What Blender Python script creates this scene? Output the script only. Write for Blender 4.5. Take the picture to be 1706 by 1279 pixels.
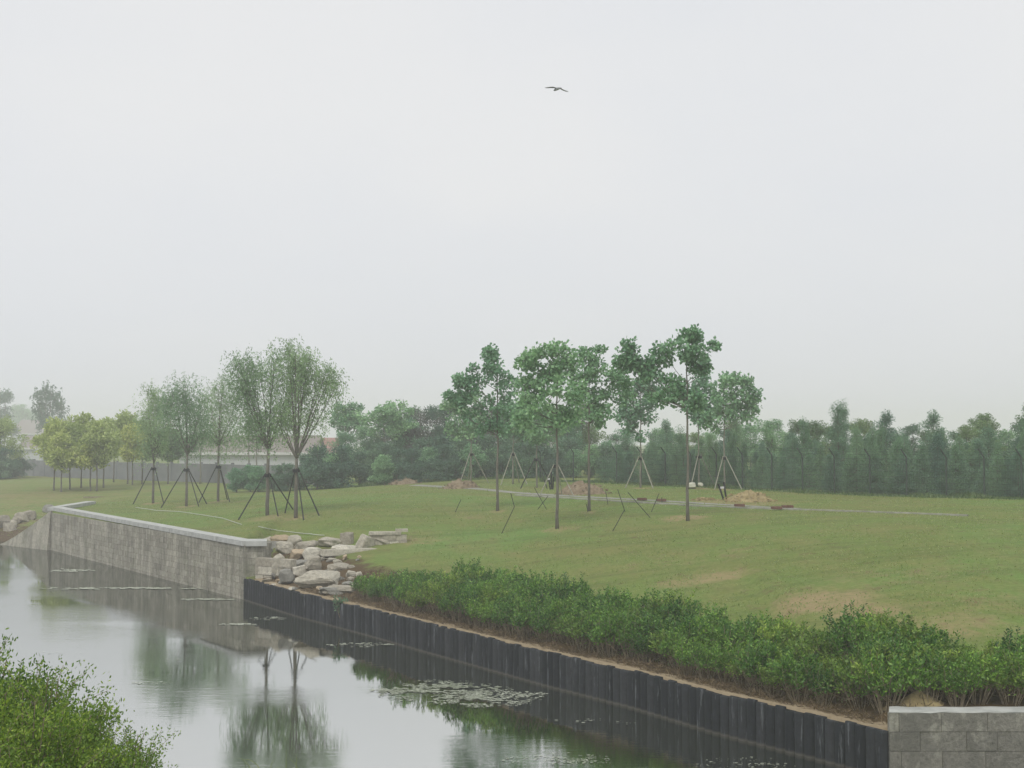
import bpy, bmesh, math, random
import numpy as np
from mathutils import Vector, noise

for _o in list(bpy.data.objects): bpy.data.objects.remove(_o)
SC = bpy.context.scene
COL = SC.collection
R = math.radians
F, CX, HY, CAMZ = 2200.0, 853.0, 735.0, 6.3     # focal length in photo pixels, principal column, horizon row, camera height (m)

# ------------------------------------------------------------------ camera
cam = bpy.data.cameras.new('camera'); camo = bpy.data.objects.new('camera', cam); COL.objects.link(camo)
cam.sensor_width = 36.0; cam.lens = 36.0 * F / 1706.0
cam.clip_start = 0.1; cam.clip_end = 5000
PITCH = math.atan((HY - 639.5) / F)
camo.location = (0, 0, CAMZ); camo.rotation_euler = (math.pi / 2 + PITCH, 0, 0)
SC.camera = camo

# ------------------------------------------------------------------ world, sun, exposure
SUN_EL, SUN_AZ = 52, 200
w = bpy.data.worlds.new('World'); SC.world = w; w.use_nodes = True
nt = w.node_tree; bg = nt.nodes['Background']
sky = nt.nodes.new('ShaderNodeTexSky'); sky.sky_type = 'NISHITA'; sky.sun_disc = False
sky.sun_elevation = R(SUN_EL); sky.sun_rotation = R(SUN_AZ); sky.air_density = 1.0; sky.dust_density = 6.0; sky.ozone_density = 1.0
hs = nt.nodes.new('ShaderNodeHueSaturation'); hs.inputs['Saturation'].default_value = 0.25
tcw = nt.nodes.new('ShaderNodeTexCoord'); mpw = nt.nodes.new('ShaderNodeMapping'); mpw.inputs['Scale'].default_value = (1.2, 1.2, 2.6)
nzw = nt.nodes.new('ShaderNodeTexNoise'); nzw.inputs['Scale'].default_value = 1.4; nzw.inputs['Detail'].default_value = 4; nzw.inputs['Roughness'].default_value = .5
crw = nt.nodes.new('ShaderNodeValToRGB'); crw.color_ramp.elements[0].position = .3; crw.color_ramp.elements[1].position = .7
crw.color_ramp.elements[0].color = (7.95, 8.3, 8.95, 1); crw.color_ramp.elements[1].color = (9.05, 9.12, 9.25, 1)
nt.links.new(tcw.outputs['Generated'], mpw.inputs[0]); nt.links.new(mpw.outputs[0], nzw.inputs['Vector']); nt.links.new(nzw.outputs['Fac'], crw.inputs[0])
mx = nt.nodes.new('ShaderNodeMixRGB'); mx.inputs[0].default_value = 0.86; nt.links.new(crw.outputs[0], mx.inputs[2])
nt.links.new(sky.outputs[0], hs.inputs['Color']); nt.links.new(hs.outputs[0], mx.inputs[1]); nt.links.new(mx.outputs[0], bg.inputs[0])
bg.inputs[1].default_value = 0.1
sl = bpy.data.lights.new('sun', 'SUN'); sl.energy = 1.5; sl.angle = R(25); sl.color = (1, 0.96, 0.9)
so = bpy.data.objects.new('sun', sl); COL.objects.link(so); so.rotation_euler = (R(90 - SUN_EL), 0, R(180 - SUN_AZ + 0)); so.location = (0, -20, 60)
SC.view_settings.view_transform = 'Standard'; SC.view_settings.look = 'None'; SC.view_settings.gamma = 1; SC.view_settings.exposure = 0.0
SC.cycles.max_bounces = 8; SC.cycles.diffuse_bounces = 3; SC.cycles.glossy_bounces = 3; SC.cycles.transmission_bounces = 4
SC.cycles.volume_bounces = 6; SC.cycles.use_denoising = True; SC.cycles.caustics_reflective = False
HAZE_DENSITY = 0.0016

# ------------------------------------------------------------------ pixel -> world helpers
def sm(a, b, x):
    t = np.clip((np.asarray(x, float) - a) / (b - a), 0, 1); return t * t * (3 - 2 * t)
def atD(px, py, D): return Vector(((px - CX) / F * D, D, CAMZ - (py - HY) / F * D))
def at(px, py, z=0.0):
    D = (CAMZ - z) * F / (py - HY); return Vector(((px - CX) / F * D, D, z))

# ------------------------------------------------------------------ river bank line and the land's height
BANK = [(-140, 92), (-60, 84), (-31.6, 81.5), (-30.3, 80.6), (-26.7, 77.0), (-18.6, 64.9), (-10.6, 52.9),
        (-10.3, 52.4), (-7.5, 47.6), (-4.6, 43.2), (-2.8, 40.3), (1.0, 34.3), (2.9, 31.6), (4.5, 28.8), (6.25, 26.3), (7.07, 24.99), (7.4, 25.1), (70, 25.1)]
BK = np.array(BANK, float)
def bank_dist(X, Y):
    P = np.stack([np.ravel(X), np.ravel(Y)], 1).astype(float); best = np.full(len(P), 1e9)
    for a, b in zip(BK[:-1], BK[1:]):
        ab = b - a; t = np.clip(((P - a) @ ab) / (ab @ ab), 0, 1)
        q = a + t[:, None] * ab; best = np.minimum(best, np.hypot(*(P - q).T))
    return best.reshape(np.shape(X))
def land_h(X, Y):
    X = np.asarray(X, float); Y = np.asarray(Y, float); d = bank_dist(X, Y)
    plat = 2.4 + 1.1 * sm(-24, 3, X) + 0.05 * np.sin(X * .11 + 1) * np.cos(Y * .07) + 0.03 * np.sin(X * .31) * np.sin(Y * .23)
    hw = 2.25 + (plat - 2.25) * sm(0, 9, d)
    e = 0.90 + 0.28 * sm(7.0, 7.35, X)
    wv = 4.2 + 6.3 * sm(-9.5, 1.0, X)
    hp = e + (plat - e) * (1 - np.exp(-np.power(d / wv, 1.55)))
    hl = -0.35 + (plat + 0.05 + 0.35) * (1 - np.exp(-np.power(d / 11.0, 1.15)))
    right = sm(-11.2, -10.7, X)
    wl = 0.6 + np.clip(Y - 84, 0, 60) * 0.5
    left = sm(0, 1, (-26.75 - X) / wl + 0.0)
    h = hw * (1 - right) + hp * right
    return h * (1 - left) + hl * left
def hz(x, y): return float(land_h(np.array([x]), np.array([y]))[0])
_Ds = np.concatenate([np.arange(24.9, 140, 0.1), np.arange(140, 700, 1.0)])
def hit(px, py):
    """where the line of sight through a photo pixel meets the land"""
    X = (px - CX) / F * _Ds; Z = CAMZ - (py - HY) / F * _Ds; h = land_h(X, _Ds)
    ok = (Z <= h) & (_Ds > 25.2)
    # skip the part in front of the bank
    ins = np.interp(X, BK[:, 0], BK[:, 1]); ok &= _Ds >= ins
    i = int(np.argmax(ok)) if ok.any() else len(_Ds) - 1
    return Vector((X[i], _Ds[i], h[i]))

# ------------------------------------------------------------------ mesh building
class B:
    def __init__(s): s.V = []; s.F = {}; s.n = 0; s.FI = []
    def add(s, V, Fa):
        V = np.asarray(V, float).reshape(-1, 3); Fa = np.asarray(Fa, int)
        if len(V) == 0: return
        s.V.append(V); s.F.setdefault(Fa.shape[1], []).append(Fa + s.n); s.n += len(V)
    def mesh(s, name, mat, smooth=False):
        me = bpy.data.meshes.new(name)
        V = np.concatenate(s.V) if s.V else np.zeros((0, 3))
        fs = [np.concatenate(a) for a in s.F.values()]
        nl = sum(f.size for f in fs); nf = sum(len(f) for f in fs)
        me.vertices.add(len(V)); me.vertices.foreach_set('co', V.ravel().astype(np.float32))
        me.loops.add(nl); me.polygons.add(nf)
        me.loops.foreach_set('vertex_index', np.concatenate([f.ravel() for f in fs]).astype(np.int32))
        st = []; o = 0
        for f in fs:
            st.append(o + np.arange(len(f)) * f.shape[1]); o += f.size
        me.polygons.foreach_set('loop_start', np.concatenate(st).astype(np.int32))
        me.polygons.foreach_set('use_smooth', np.full(nf, bool(smooth)))
        me.update(calc_edges=True)
        if mat: me.materials.append(mat)
        return me
    def tube(s, pts, rad, sides=6, cap=True):
        P = np.array([tuple(p) for p in pts], float); n = len(P); rad = np.broadcast_to(np.asarray(rad, float), (n,))
        T = np.gradient(P, axis=0); T /= np.linalg.norm(T, axis=1)[:, None] + 1e-9
        ref = np.array([0, 0, 1.0]) if abs(T[0][2]) < .9 else np.array([1.0, 0, 0])
        U = np.cross(T, ref); U /= np.linalg.norm(U, axis=1)[:, None] + 1e-9; W = np.cross(T, U)
        a = np.arange(sides) * 2 * math.pi / sides
        V = P[:, None] + rad[:, None, None] * (np.cos(a)[None, :, None] * U[:, None] + np.sin(a)[None, :, None] * W[:, None])
        i = np.arange(n - 1)[:, None] * sides; j = np.arange(sides)[None]; k = (j + 1) % sides
        Q = np.stack([i + j, i + k, i + sides + k, i + sides + j], -1).reshape(-1, 4)
        base = s.n; s.add(V.reshape(-1, 3), Q)
        if cap:
            s.F.setdefault(sides, []).append(np.array([base + np.arange(sides)[::-1], base + (n - 1) * sides + np.arange(sides)]))
    def box(s, c, size, rz=0, jit=0, rng=None, tilt=0):
        x, y, z = [v / 2 for v in size]
        V = np.array([[sx * x, sy * y, sz * z] for sz in (-1, 1) for sy in (-1, 1) for sx in (-1, 1)], float)
        if jit: V += (rng.random((8, 3)) - .5) * jit
        if tilt: ct, st_ = math.cos(tilt), math.sin(tilt); V = V @ np.array([[1, 0, 0], [0, ct, st_], [0, -st_, ct]])
        ca, sa = math.cos(rz), math.sin(rz); V = V @ np.array([[ca, sa, 0], [-sa, ca, 0], [0, 0, 1]]); V += np.array(tuple(c))
        s.add(V, [[0, 2, 3, 1], [4, 5, 7, 6], [0, 1, 5, 4], [2, 6, 7, 3], [0, 4, 6, 2], [1, 3, 7, 5]])
    def leaves(s, P, Dr, L, W, rng, fold=False):
        """pointed leaves: P base points, Dr directions, L lengths, W widths"""
        n = len(P)
        if n == 0: return
        Dr = Dr / (np.linalg.norm(Dr, axis=1)[:, None] + 1e-9)
        S = np.cross(Dr, rng.normal(size=(n, 3))); S /= np.linalg.norm(S, axis=1)[:, None] + 1e-9
        L = np.broadcast_to(L, (n,))[:, None]; W = np.broadcast_to(W, (n,))[:, None]
        if not fold:
            V = np.stack([P, P + Dr * L * .5 + S * W * .5, P + Dr * L, P + Dr * L * .5 - S * W * .5], 1)
            s.add(V.reshape(-1, 3), np.arange(n)[:, None] * 4 + np.array([0, 1, 2, 3])[None])
        else:
            N = np.cross(Dr, S)
            V = np.stack([P, P + Dr * L * .3 + S * W * .5 + N * W * .15, P + Dr * L * .7 + S * W * .4 + N * W * .12, P + Dr * L - N * W * .1,
                          P + Dr * L * .7 - S * W * .4 + N * W * .12, P + Dr * L * .3 - S * W * .5 + N * W * .15], 1)
            q = np.arange(n)[:, None] * 6
            s.add(V.reshape(-1, 3), np.concatenate([q + np.array([0, 1, 2, 3])[None], q + np.array([0, 3, 4, 5])[None]]))

def link(name, data, parent=None, loc=None, rz=0, sc=None):
    o = bpy.data.objects.new(name, data); COL.objects.link(o)
    if parent: o.parent = parent
    if loc is not None: o.location = tuple(loc)
    if rz: o.rotation_euler = (0, 0, rz)
    if sc is not None: o.scale = (sc, sc, sc) if isinstance(sc, (int, float)) else sc
    return o
def tag(o, label=None, cat=None, group=None, kind=None):
    if label: o['label'] = label
    if cat: o['category'] = cat
    if group: o['group'] = group
    if kind: o['kind'] = kind
    return o
def thing(name, label, cat, loc=(0, 0, 0), rz=0, group=None, sc=None):
    return tag(link(name, None, None, loc, rz, sc), label, cat, group)
def copy_tree(o, loc, rz=0, sc=1.0, label=None):
    c = o.copy(); COL.objects.link(c); c.location = tuple(loc); c.rotation_euler = (0, 0, rz)
    c.scale = (sc, sc, sc) if isinstance(sc, (int, float)) else sc
    if label: c['label'] = label
    for ch in list(o.children):
        d = ch.copy(); COL.objects.link(d); d.parent = c
        for g in list(ch.children):
            e = g.copy(); COL.objects.link(e); e.parent = d
    return c

# ------------------------------------------------------------------ materials
def mat(name):
    m = bpy.data.materials.new(name); m.use_nodes = True; t = m.node_tree
    for n in list(t.nodes): t.nodes.remove(n)
    out = t.nodes.new('ShaderNodeOutputMaterial'); return m, t, out
def N(t, kind, **kw):
    n = t.nodes.new(kind)
    for k, v in kw.items():
        if k in n.inputs: n.inputs[k].default_value = v
        else: setattr(n, k, v)
    return n
def ramp(t, fac, stops):
    r = t.nodes.new('ShaderNodeValToRGB'); el = r.color_ramp.elements
    while len(el) < len(stops): el.new(0.5)
    for e, (p, c) in zip(el, stops): e.position = p; e.color = (*c, 1)
    if fac is not None: t.links.new(fac, r.inputs[0])
    return r.outputs[0]
def mixc(t, fac, a, b, mode='MIX'):
    m = t.nodes.new('ShaderNodeMixRGB'); m.blend_type = mode
    for i, v in ((0, fac), (1, a), (2, b)):
        if isinstance(v, (int, float)): m.inputs[i].default_value = v
        elif isinstance(v, tuple): m.inputs[i].default_value = (*v, 1)
        else: t.links.new(v, m.inputs[i])
    return m.outputs[0]
def noise_n(t, scale, detail=4, rough=.6, coord='Object', mapping=None, dist=0):
    tc = t.nodes.new('ShaderNodeTexCoord'); n = t.nodes.new('ShaderNodeTexNoise')
    n.inputs['Scale'].default_value = scale; n.inputs['Detail'].default_value = detail; n.inputs['Roughness'].default_value = rough; n.inputs['Distortion'].default_value = dist
    src = tc.outputs[coord] if coord != 'World' else t.nodes.new('ShaderNodeNewGeometry').outputs['Position']
    if mapping:
        mp = t.nodes.new('ShaderNodeMapping'); mp.inputs['Scale'].default_value = mapping; t.links.new(src, mp.inputs[0]); src = mp.outputs[0]
    t.links.new(src, n.inputs['Vector']); return n.outputs['Fac']
def principled(t, out, col, rough=.8, bump=None, bstr=.3, bdist=.02, spec=.3):
    p = t.nodes.new('ShaderNodeBsdfPrincipled'); p.inputs['Roughness'].default_value = rough
    p.inputs['Specular IOR Level'].default_value = spec
    if isinstance(col, tuple): p.inputs['Base Color'].default_value = (*col, 1)
    else: t.links.new(col, p.inputs['Base Color'])
    if bump is not None:
        b = t.nodes.new('ShaderNodeBump'); b.inputs['Strength'].default_value = bstr; b.inputs['Distance'].default_value = bdist
        t.links.new(bump, b.inputs['Height']); t.links.new(b.outputs[0], p.inputs['Normal'])
    t.links.new(p.outputs[0], out.inputs[0]); return p
def leaf_mat(name, dark, mid, light, trans=.3, nscale=.7):
    m, t, out = mat(name)
    ri = t.nodes.new('ShaderNodeNewGeometry').outputs['Random Per Island']
    oi = t.nodes.new('ShaderNodeObjectInfo').outputs['Random']
    c1 = ramp(t, ri, [(0, dark), (.55, mid), (1, light)])
    nf = noise_n(t, nscale, 2, .5, 'World')
    c2 = mixc(t, ramp(t, nf, [(.35, (0, 0, 0)), (.65, (1, 1, 1))]), mixc(t, .45, c1, dark), mixc(t, .25, c1, light))
    c3 = mixc(t, 1, c2, ramp(t, oi, [(0, (.72, .82, .84)), (1, (1.28, 1.2, 1.08))]), 'MULTIPLY')
    d = t.nodes.new('ShaderNodeBsdfDiffuse'); tr = t.nodes.new('ShaderNodeBsdfTranslucent'); g = t.nodes.new('ShaderNodeBsdfGlossy'); g.inputs['Roughness'].default_value = .5
    t.links.new(c3, d.inputs[0]); t.links.new(c3, tr.inputs[0]); g.inputs[0].default_value = (.6, .6, .6, 1)
    a = t.nodes.new('ShaderNodeMixShader'); a.inputs[0].default_value = trans; t.links.new(d.outputs[0], a.inputs[1]); t.links.new(tr.outputs[0], a.inputs[2])
    b = t.nodes.new('ShaderNodeMixShader'); b.inputs[0].default_value = .05; t.links.new(a.outputs[0], b.inputs[1]); t.links.new(g.outputs[0], b.inputs[2])
    t.links.new(b.outputs[0], out.inputs[0]); return m
def plain(name, c1, c2, scale=6, rough=.85, bstr=.3, coord='Object', mapping=None, bdist=.02, spec=.2):
    m, t, out = mat(name); n = noise_n(t, scale, 5, .6, coord, mapping)
    principled(t, out, ramp(t, n, [(.3, c1), (.7, c2)]), rough, n, bstr, bdist, spec); return m

M = {}
M['willow'] = leaf_mat('willow_leaf', (.15, .25, .115), (.26, .41, .19), (.40, .56, .29), .35)
M['tulip'] = leaf_mat('broad_leaf', (.085, .21, .11), (.20, .40, .20), (.34, .56, .31), .3)
M['yellow'] = leaf_mat('yellow_green_leaf', (.26, .35, .09), (.46, .55, .15), (.70, .75, .32), .35, .5)
M['mid'] = leaf_mat('mid_green_leaf', (.08, .16, .06), (.15, .26, .10), (.26, .37, .16), .3, .4)
M['dark'] = leaf_mat('dark_leaf', (.06, .13, .09), (.10, .20, .125), (.16, .28, .16), .2, .4)
M['purple'] = leaf_mat('dull_purple_leaf', (.08, .09, .085), (.12, .14, .115), (.18, .20, .15), .2, .4)
M['weeds'] = leaf_mat('rank_weeds', (.06, .12, .04), (.13, .22, .07), (.24, .30, .12), .3, 1)
M['conifer'] = leaf_mat('conifer_leaf', (.075, .165, .115), (.14, .27, .175), (.22, .37, .23), .2, .35)
M['conifer2'] = leaf_mat('conifer_leaf_light', (.09, .19, .115), (.16, .30, .16), (.25, .41, .21), .2, .35)
M['hedge'] = leaf_mat('hedge_leaf', (.022, .09, .012), (.07, .21, .028), (.28, .48, .07), .3, .9)
M['hedge_light'] = leaf_mat('hedge_leaf_light', (.05, .12, .02), (.14, .27, .035), (.38, .52, .09), .3, .9)
M['bush'] = leaf_mat('bush_leaf', (.04, .11, .01), (.12, .24, .025), (.32, .45, .06), .35, 1.2)
M['bark'] = plain('bark', (.09, .085, .07), (.21, .195, .16), 8, .9, .5, 'Object', (1, 1, .25))
M['bark_pale'] = plain('bark_pale', (.14, .14, .11), (.26, .25, .20), 8, .9, .5, 'Object', (1, 1, .25))
M['twig'] = plain('twig', (.13, .10, .065), (.32, .27, .19), 10, .9, .3)
M['pole_dark'] = plain('dark_pole', (.02, .022, .02), (.05, .055, .045), 5, .8, .2)
M['pole_pale'] = plain('pale_pole', (.22, .22, .17), (.36, .35, .28), 5, .8, .2)
M['black'] = plain('black_rubber', (.008, .009, .01), (.02, .02, .022), 9, .6, .2)
M['white_line'] = plain('white_cord', (.45, .47, .42), (.6, .62, .56), 9, .7, .1)
M['dirt'] = plain('dug_soil', (.15, .11, .07), (.31, .25, .17), 3.5, .95, 1.0, 'World', None, .12)
M['dirt_red'] = plain('reddish_soil', (.25, .11, .06), (.42, .22, .13), 3.5, .95, 1.0, 'World', None, .12)
M['litter'] = plain('dry_litter', (.07, .05, .03), (.26, .20, .12), 5, .95, .8, 'World', None, .05)
M['straw'] = plain('dry_straw', (.20, .16, .08), (.40, .32, .17), 5, .95, .8, 'World', None, .05)
M['brick'] = plain('red_brick', (.12, .06, .045), (.20, .11, .08), 9, .9, .4)
M['sack'] = plain('pale_sack', (.42, .42, .33), (.6, .6, .5), 6, .9, .6)
M['fence_metal'] = plain('dark_green_metal', (.03, .045, .038), (.06, .08, .068), 6, .6, .1)

def stone_mat(name, stops, stain=True, bs=.5):
    m, t, out = mat(name)
    ri = t.nodes.new('ShaderNodeNewGeometry').outputs['Random Per Island']
    n1 = noise_n(t, 1.3, 6, .65, 'World'); n2 = noise_n(t, 9, 5, .7, 'World')
    base = ramp(t, ri, stops)
    c = mixc(t, .6, base, ramp(t, n2, [(.32, (.38, .38, .38)), (.66, (1.15, 1.15, 1.15))]), 'MULTIPLY')
    if stain:
        vs = noise_n(t, 1.0, 5, .7, 'World', (2.2, 2.2, .35))
        c = mixc(t, ramp(t, vs, [(.42, (0, 0, 0)), (.62, (.75, .75, .75))]), c, mixc(t, .7, c, (.09, .09, .075)))
        c = mixc(t, ramp(t, n1, [(.5, (0, 0, 0)), (.7, (.5, .5, .5))]), c, (.17, .18, .12))
    principled(t, out, c, .9, n2, bs, .03, .15); return m
M['wall_stone'] = stone_mat('wall_stone', [(0, (.35, .33, .27)), (.5, (.43, .41, .335)), (1, (.50, .475, .395))])
M['near_stone'] = stone_mat('near_stone', [(0, (.25, .24, .21)), (.85, (.33, .32, .28)), (1, (.52, .50, .43))])
def near_mat():
    m, t, out = mat('near_stone'); ri = t.nodes.new('ShaderNodeNewGeometry').outputs['Random Per Island']
    n1 = noise_n(t, 1.1, 7, .7, 'World', None, .6); n2 = noise_n(t, 14, 6, .75, 'World'); n3 = noise_n(t, 3.2, 6, .7, 'World', (1, 1, .6))
    c = ramp(t, ri, [(0, (.23, .225, .20)), (.8, (.31, .30, .265)), (1, (.46, .45, .38))]); c = mixc(t, .75, c, ramp(t, n2, [(.34, (.45, .45, .45)), (.64, (1.15, 1.15, 1.12))]), 'MULTIPLY')
    c = mixc(t, ramp(t, n1, [(.48, (0, 0, 0)), (.66, (.7, .7, .7))]), c, (.16, .16, .14)); c = mixc(t, ramp(t, n3, [(.56, (0, 0, 0)), (.66, (.6, .6, .6))]), c, (.42, .41, .35))
    principled(t, out, c, .92, n2, .8, .04, .15); return m
M['near_stone'] = near_mat()
M['mortar'] = stone_mat('mortar', [(0, (.24, .23, .19)), (1, (.27, .26, .21))])
M['coping'] = plain('concrete_coping', (.36, .37, .35), (.52, .53, .50), 3, .85, .3)
M['rock'] = stone_mat('pale_rock', [(0, (.33, .30, .24)), (.5, (.46, .43, .35)), (1, (.60, .57, .48))], False, .9)
M['rock_tan'] = stone_mat('tan_rock', [(0, (.38, .30, .20)), (1, (.48, .39, .27))], False, .9)
M['rock_grey'] = stone_mat('grey_rock', [(0, (.20, .20, .18)), (1, (.33, .32, .28))], False, .9)

def pile_mat():
    m, t, out = mat('pile_concrete')
    oi = t.nodes.new('ShaderNodeObjectInfo').outputs['Random']
    c = ramp(t, oi, [(0, (.011, .014, .018)), (.5, (.021, .025, .030)), (1, (.042, .046, .052))])
    n2 = noise_n(t, 7, 5, .7, 'World')
    c = mixc(t, .6, c, ramp(t, n2, [(.3, (.5, .5, .5)), (.7, (1.3, 1.3, 1.3))]), 'MULTIPLY')
    vs = noise_n(t, 1.0, 4, .75, 'World', (9, 9, .8))      # pale lime runs
    c = mixc(t, ramp(t, vs, [(.58, (0, 0, 0)), (.70, (.5, .5, .5))]), c, (.26, .28, .30))
    gz = t.nodes.new('ShaderNodeNewGeometry'); sx = t.nodes.new('ShaderNodeSeparateXYZ'); t.links.new(gz.outputs['Position'], sx.inputs[0])
    wet = t.nodes.new('ShaderNodeMapRange'); wet.inputs[1].default_value = .02; wet.inputs[2].default_value = .07; wet.inputs[3].default_value = .6; wet.inputs[4].default_value = 0
    t.links.new(sx.outputs[2], wet.inputs[0]); c = mixc(t, wet.outputs[0], c, (.13, .12, .10))
    principled(t, out, c, .75, n2, .5, .02, .25); return m
M['pile'] = pile_mat()

def water_mat():
    m, t, out = mat('river_water')
    g = t.nodes.new('ShaderNodeNewGeometry')
    b1 = noise_n(t, 1.0, 3, .5, 'World', (1.6, 5.5, 1)); b2 = noise_n(t, 1.0, 2, .5, 'World', (.10, .28, 1))
    patch = ramp(t, b2, [(.40, (.12, .12, .12)), (.62, (1, 1, 1))])
    b3 = noise_n(t, 1.0, 3, .6, 'World', (7, 22, 1))
    add = t.nodes.new('ShaderNodeMath'); add.operation = 'MULTIPLY_ADD'; add.inputs[1].default_value = .35
    t.links.new(b3, add.inputs[0]); t.links.new(b1, add.inputs[2])
    mul = t.nodes.new('ShaderNodeMath'); mul.operation = 'MULTIPLY'; t.links.new(add.outputs[0], mul.inputs[0]); t.links.new(patch, mul.inputs[1])
    bp = t.nodes.new('ShaderNodeBump'); bp.inputs['Strength'].default_value = 1; bp.inputs['Distance'].default_value = .0030; t.links.new(mul.outputs[0], bp.inputs['Height'])
    fr = t.nodes.new('ShaderNodeFresnel'); fr.inputs['IOR'].default_value = 24.0; t.links.new(bp.outputs[0], fr.inputs['Normal'])
    gl = t.nodes.new('ShaderNodeBsdfGlossy'); gl.inputs['Roughness'].default_value = .008; gl.inputs[0].default_value = (.97, .985, .98, 1); t.links.new(bp.outputs[0], gl.inputs['Normal'])
    df = t.nodes.new('ShaderNodeBsdfDiffuse'); df.inputs[0].default_value = (.03, .035, .022, 1)
    mxs = t.nodes.new('ShaderNodeMixShader'); t.links.new(fr.outputs[0], mxs.inputs[0]); t.links.new(df.outputs[0], mxs.inputs[1]); t.links.new(gl.outputs[0], mxs.inputs[2])
    t.links.new(mxs.outputs[0], out.inputs[0]); return m
M['water'] = water_mat()

def attr(t, name):
    a = t.nodes.new('ShaderNodeAttribute'); a.attribute_name = name; return a.outputs['Fac']
def lawn_mat():
    m, t, out = mat('lawn')
    big = noise_n(t, .09, 4, .6, 'World'); med = noise_n(t, .55, 5, .65, 'World', (1, .6, 1)); fine = noise_n(t, 6, 5, .75, 'World'); vf = noise_n(t, 28, 3, .7, 'World')
    g = ramp(t, big, [(.32, (.185, .205, .065)), (.5, (.165, .225, .06)), (.68, (.155, .26, .07))])
    g = mixc(t, ramp(t, med, [(.40, (0, 0, 0)), (.68, (.7, .7, .7))]), g, (.235, .21, .085))
    st_n = noise_n(t, 1.0, 4, .65, 'World', (.12, 1.1, 1)); g = mixc(t, ramp(t, st_n, [(.48, (0, 0, 0)), (.7, (.55, .55, .55))]), g, (.10, .135, .04))
    tw = noise_n(t, 2.2, 3, .7, 'World'); g = mixc(t, ramp(t, tw, [(.60, (0, 0, 0)), (.74, (.6, .6, .6))]), g, (.26, .22, .12))
    g = mixc(t, ramp(t, fine, [(.30, (.5, .5, .5)), (.6, (0, 0, 0))]), g, (.075, .12, .03))
    g = mixc(t, ramp(t, vf, [(.55, (0, 0, 0)), (.75, (.5, .5, .5))]), g, (.26, .28, .12))
    straw = mixc(t, fine, (.20, .15, .075), (.40, .33, .18)); soil = mixc(t, fine, (.05, .038, .02), (.15, .105, .06)); edge = mixc(t, fine, (.20, .15, .09), (.42, .35, .24))
    def brk(f, lo=.10, hi=.95):
        a = t.nodes.new('ShaderNodeMath'); a.operation = 'ADD'; t.links.new(f, a.inputs[0])
        b = t.nodes.new('ShaderNodeMath'); b.operation = 'MULTIPLY_ADD'; b.inputs[1].default_value = 2.0; b.inputs[2].default_value = -1.1
        t.links.new(med if False else noise_n(t, 1.6, 5, .7, 'World'), b.inputs[0]); t.links.new(b.outputs[0], a.inputs[1])
        mp = t.nodes.new('ShaderNodeMapRange'); mp.inputs[1].default_value = lo; mp.inputs[2].default_value = hi; mp.clamp = True; t.links.new(a.outputs[0], mp.inputs[0]); return mp.outputs[0]
    c = mixc(t, brk(attr(t, 'straw')), g, straw); c = mixc(t, brk(attr(t, 'soil'), .05, .5), c, soil); c = mixc(t, brk(attr(t, 'edge'), .35, .5), c, edge)
    principled(t, out, c, .95, fine, .8, .05, .05); return m
M['lawn'] = lawn_mat()
M['grass'] = leaf_mat('grass_blade', (.20, .27, .09), (.24, .33, .11), (.36, .41, .17), .5, 1.5)
M['path'] = plain('path_concrete', (.20, .20, .17), (.34, .33, .29), 2.5, .9, .3, 'World')
M['path_edge'] = plain('path_edging', (.22, .22, .17), (.42, .41, .36), 2, .9, .3, 'World')
M['roof'] = plain('grey_brown_roof', (.19, .165, .15), (.27, .235, .215), 2, .9, .3, 'World', (6, 1, 1))
M['roof_red'] = plain('faded_red_roof', (.28, .15, .13), (.36, .21, .18), 2, .9, .3, 'World', (6, 1, 1))
M['render_wall'] = plain('pale_render', (.42, .44, .45), (.52, .53, .54), 2, .9, .1, 'World')
M['eave'] = plain('white_fascia', (.5, .5, .49), (.6, .6, .58), 2, .8, .1)
M['glass_dark'] = plain('dark_window', (.03, .04, .05), (.06, .07, .08), 2, .2, 0)
M['grey_wall'] = plain('grey_boundary', (.16, .17, .18), (.23, .235, .24), .9, .9, .2, 'World')
M['scum'] = plain('pond_scum', (.30, .33, .24), (.60, .63, .53), 9, .8, .2, 'World')
M['weed'] = plain('floating_weed', (.12, .15, .08), (.52, .55, .45), 6, .85, .2, 'World')
M['skin'] = plain('skin', (.35, .22, .16), (.42, .28, .2), 9, .7, .05)
M['cloth_dark'] = plain('dark_cloth', (.012, .013, .016), (.03, .03, .035), 9, .9, .2)
M['cloth_pale'] = plain('pale_cloth', (.5, .5, .5), (.65, .65, .65), 9, .9, .2)
M['feather'] = plain('grey_feather', (.28, .29, .30), (.42, .43, .44), 14, .8, .1)

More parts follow.
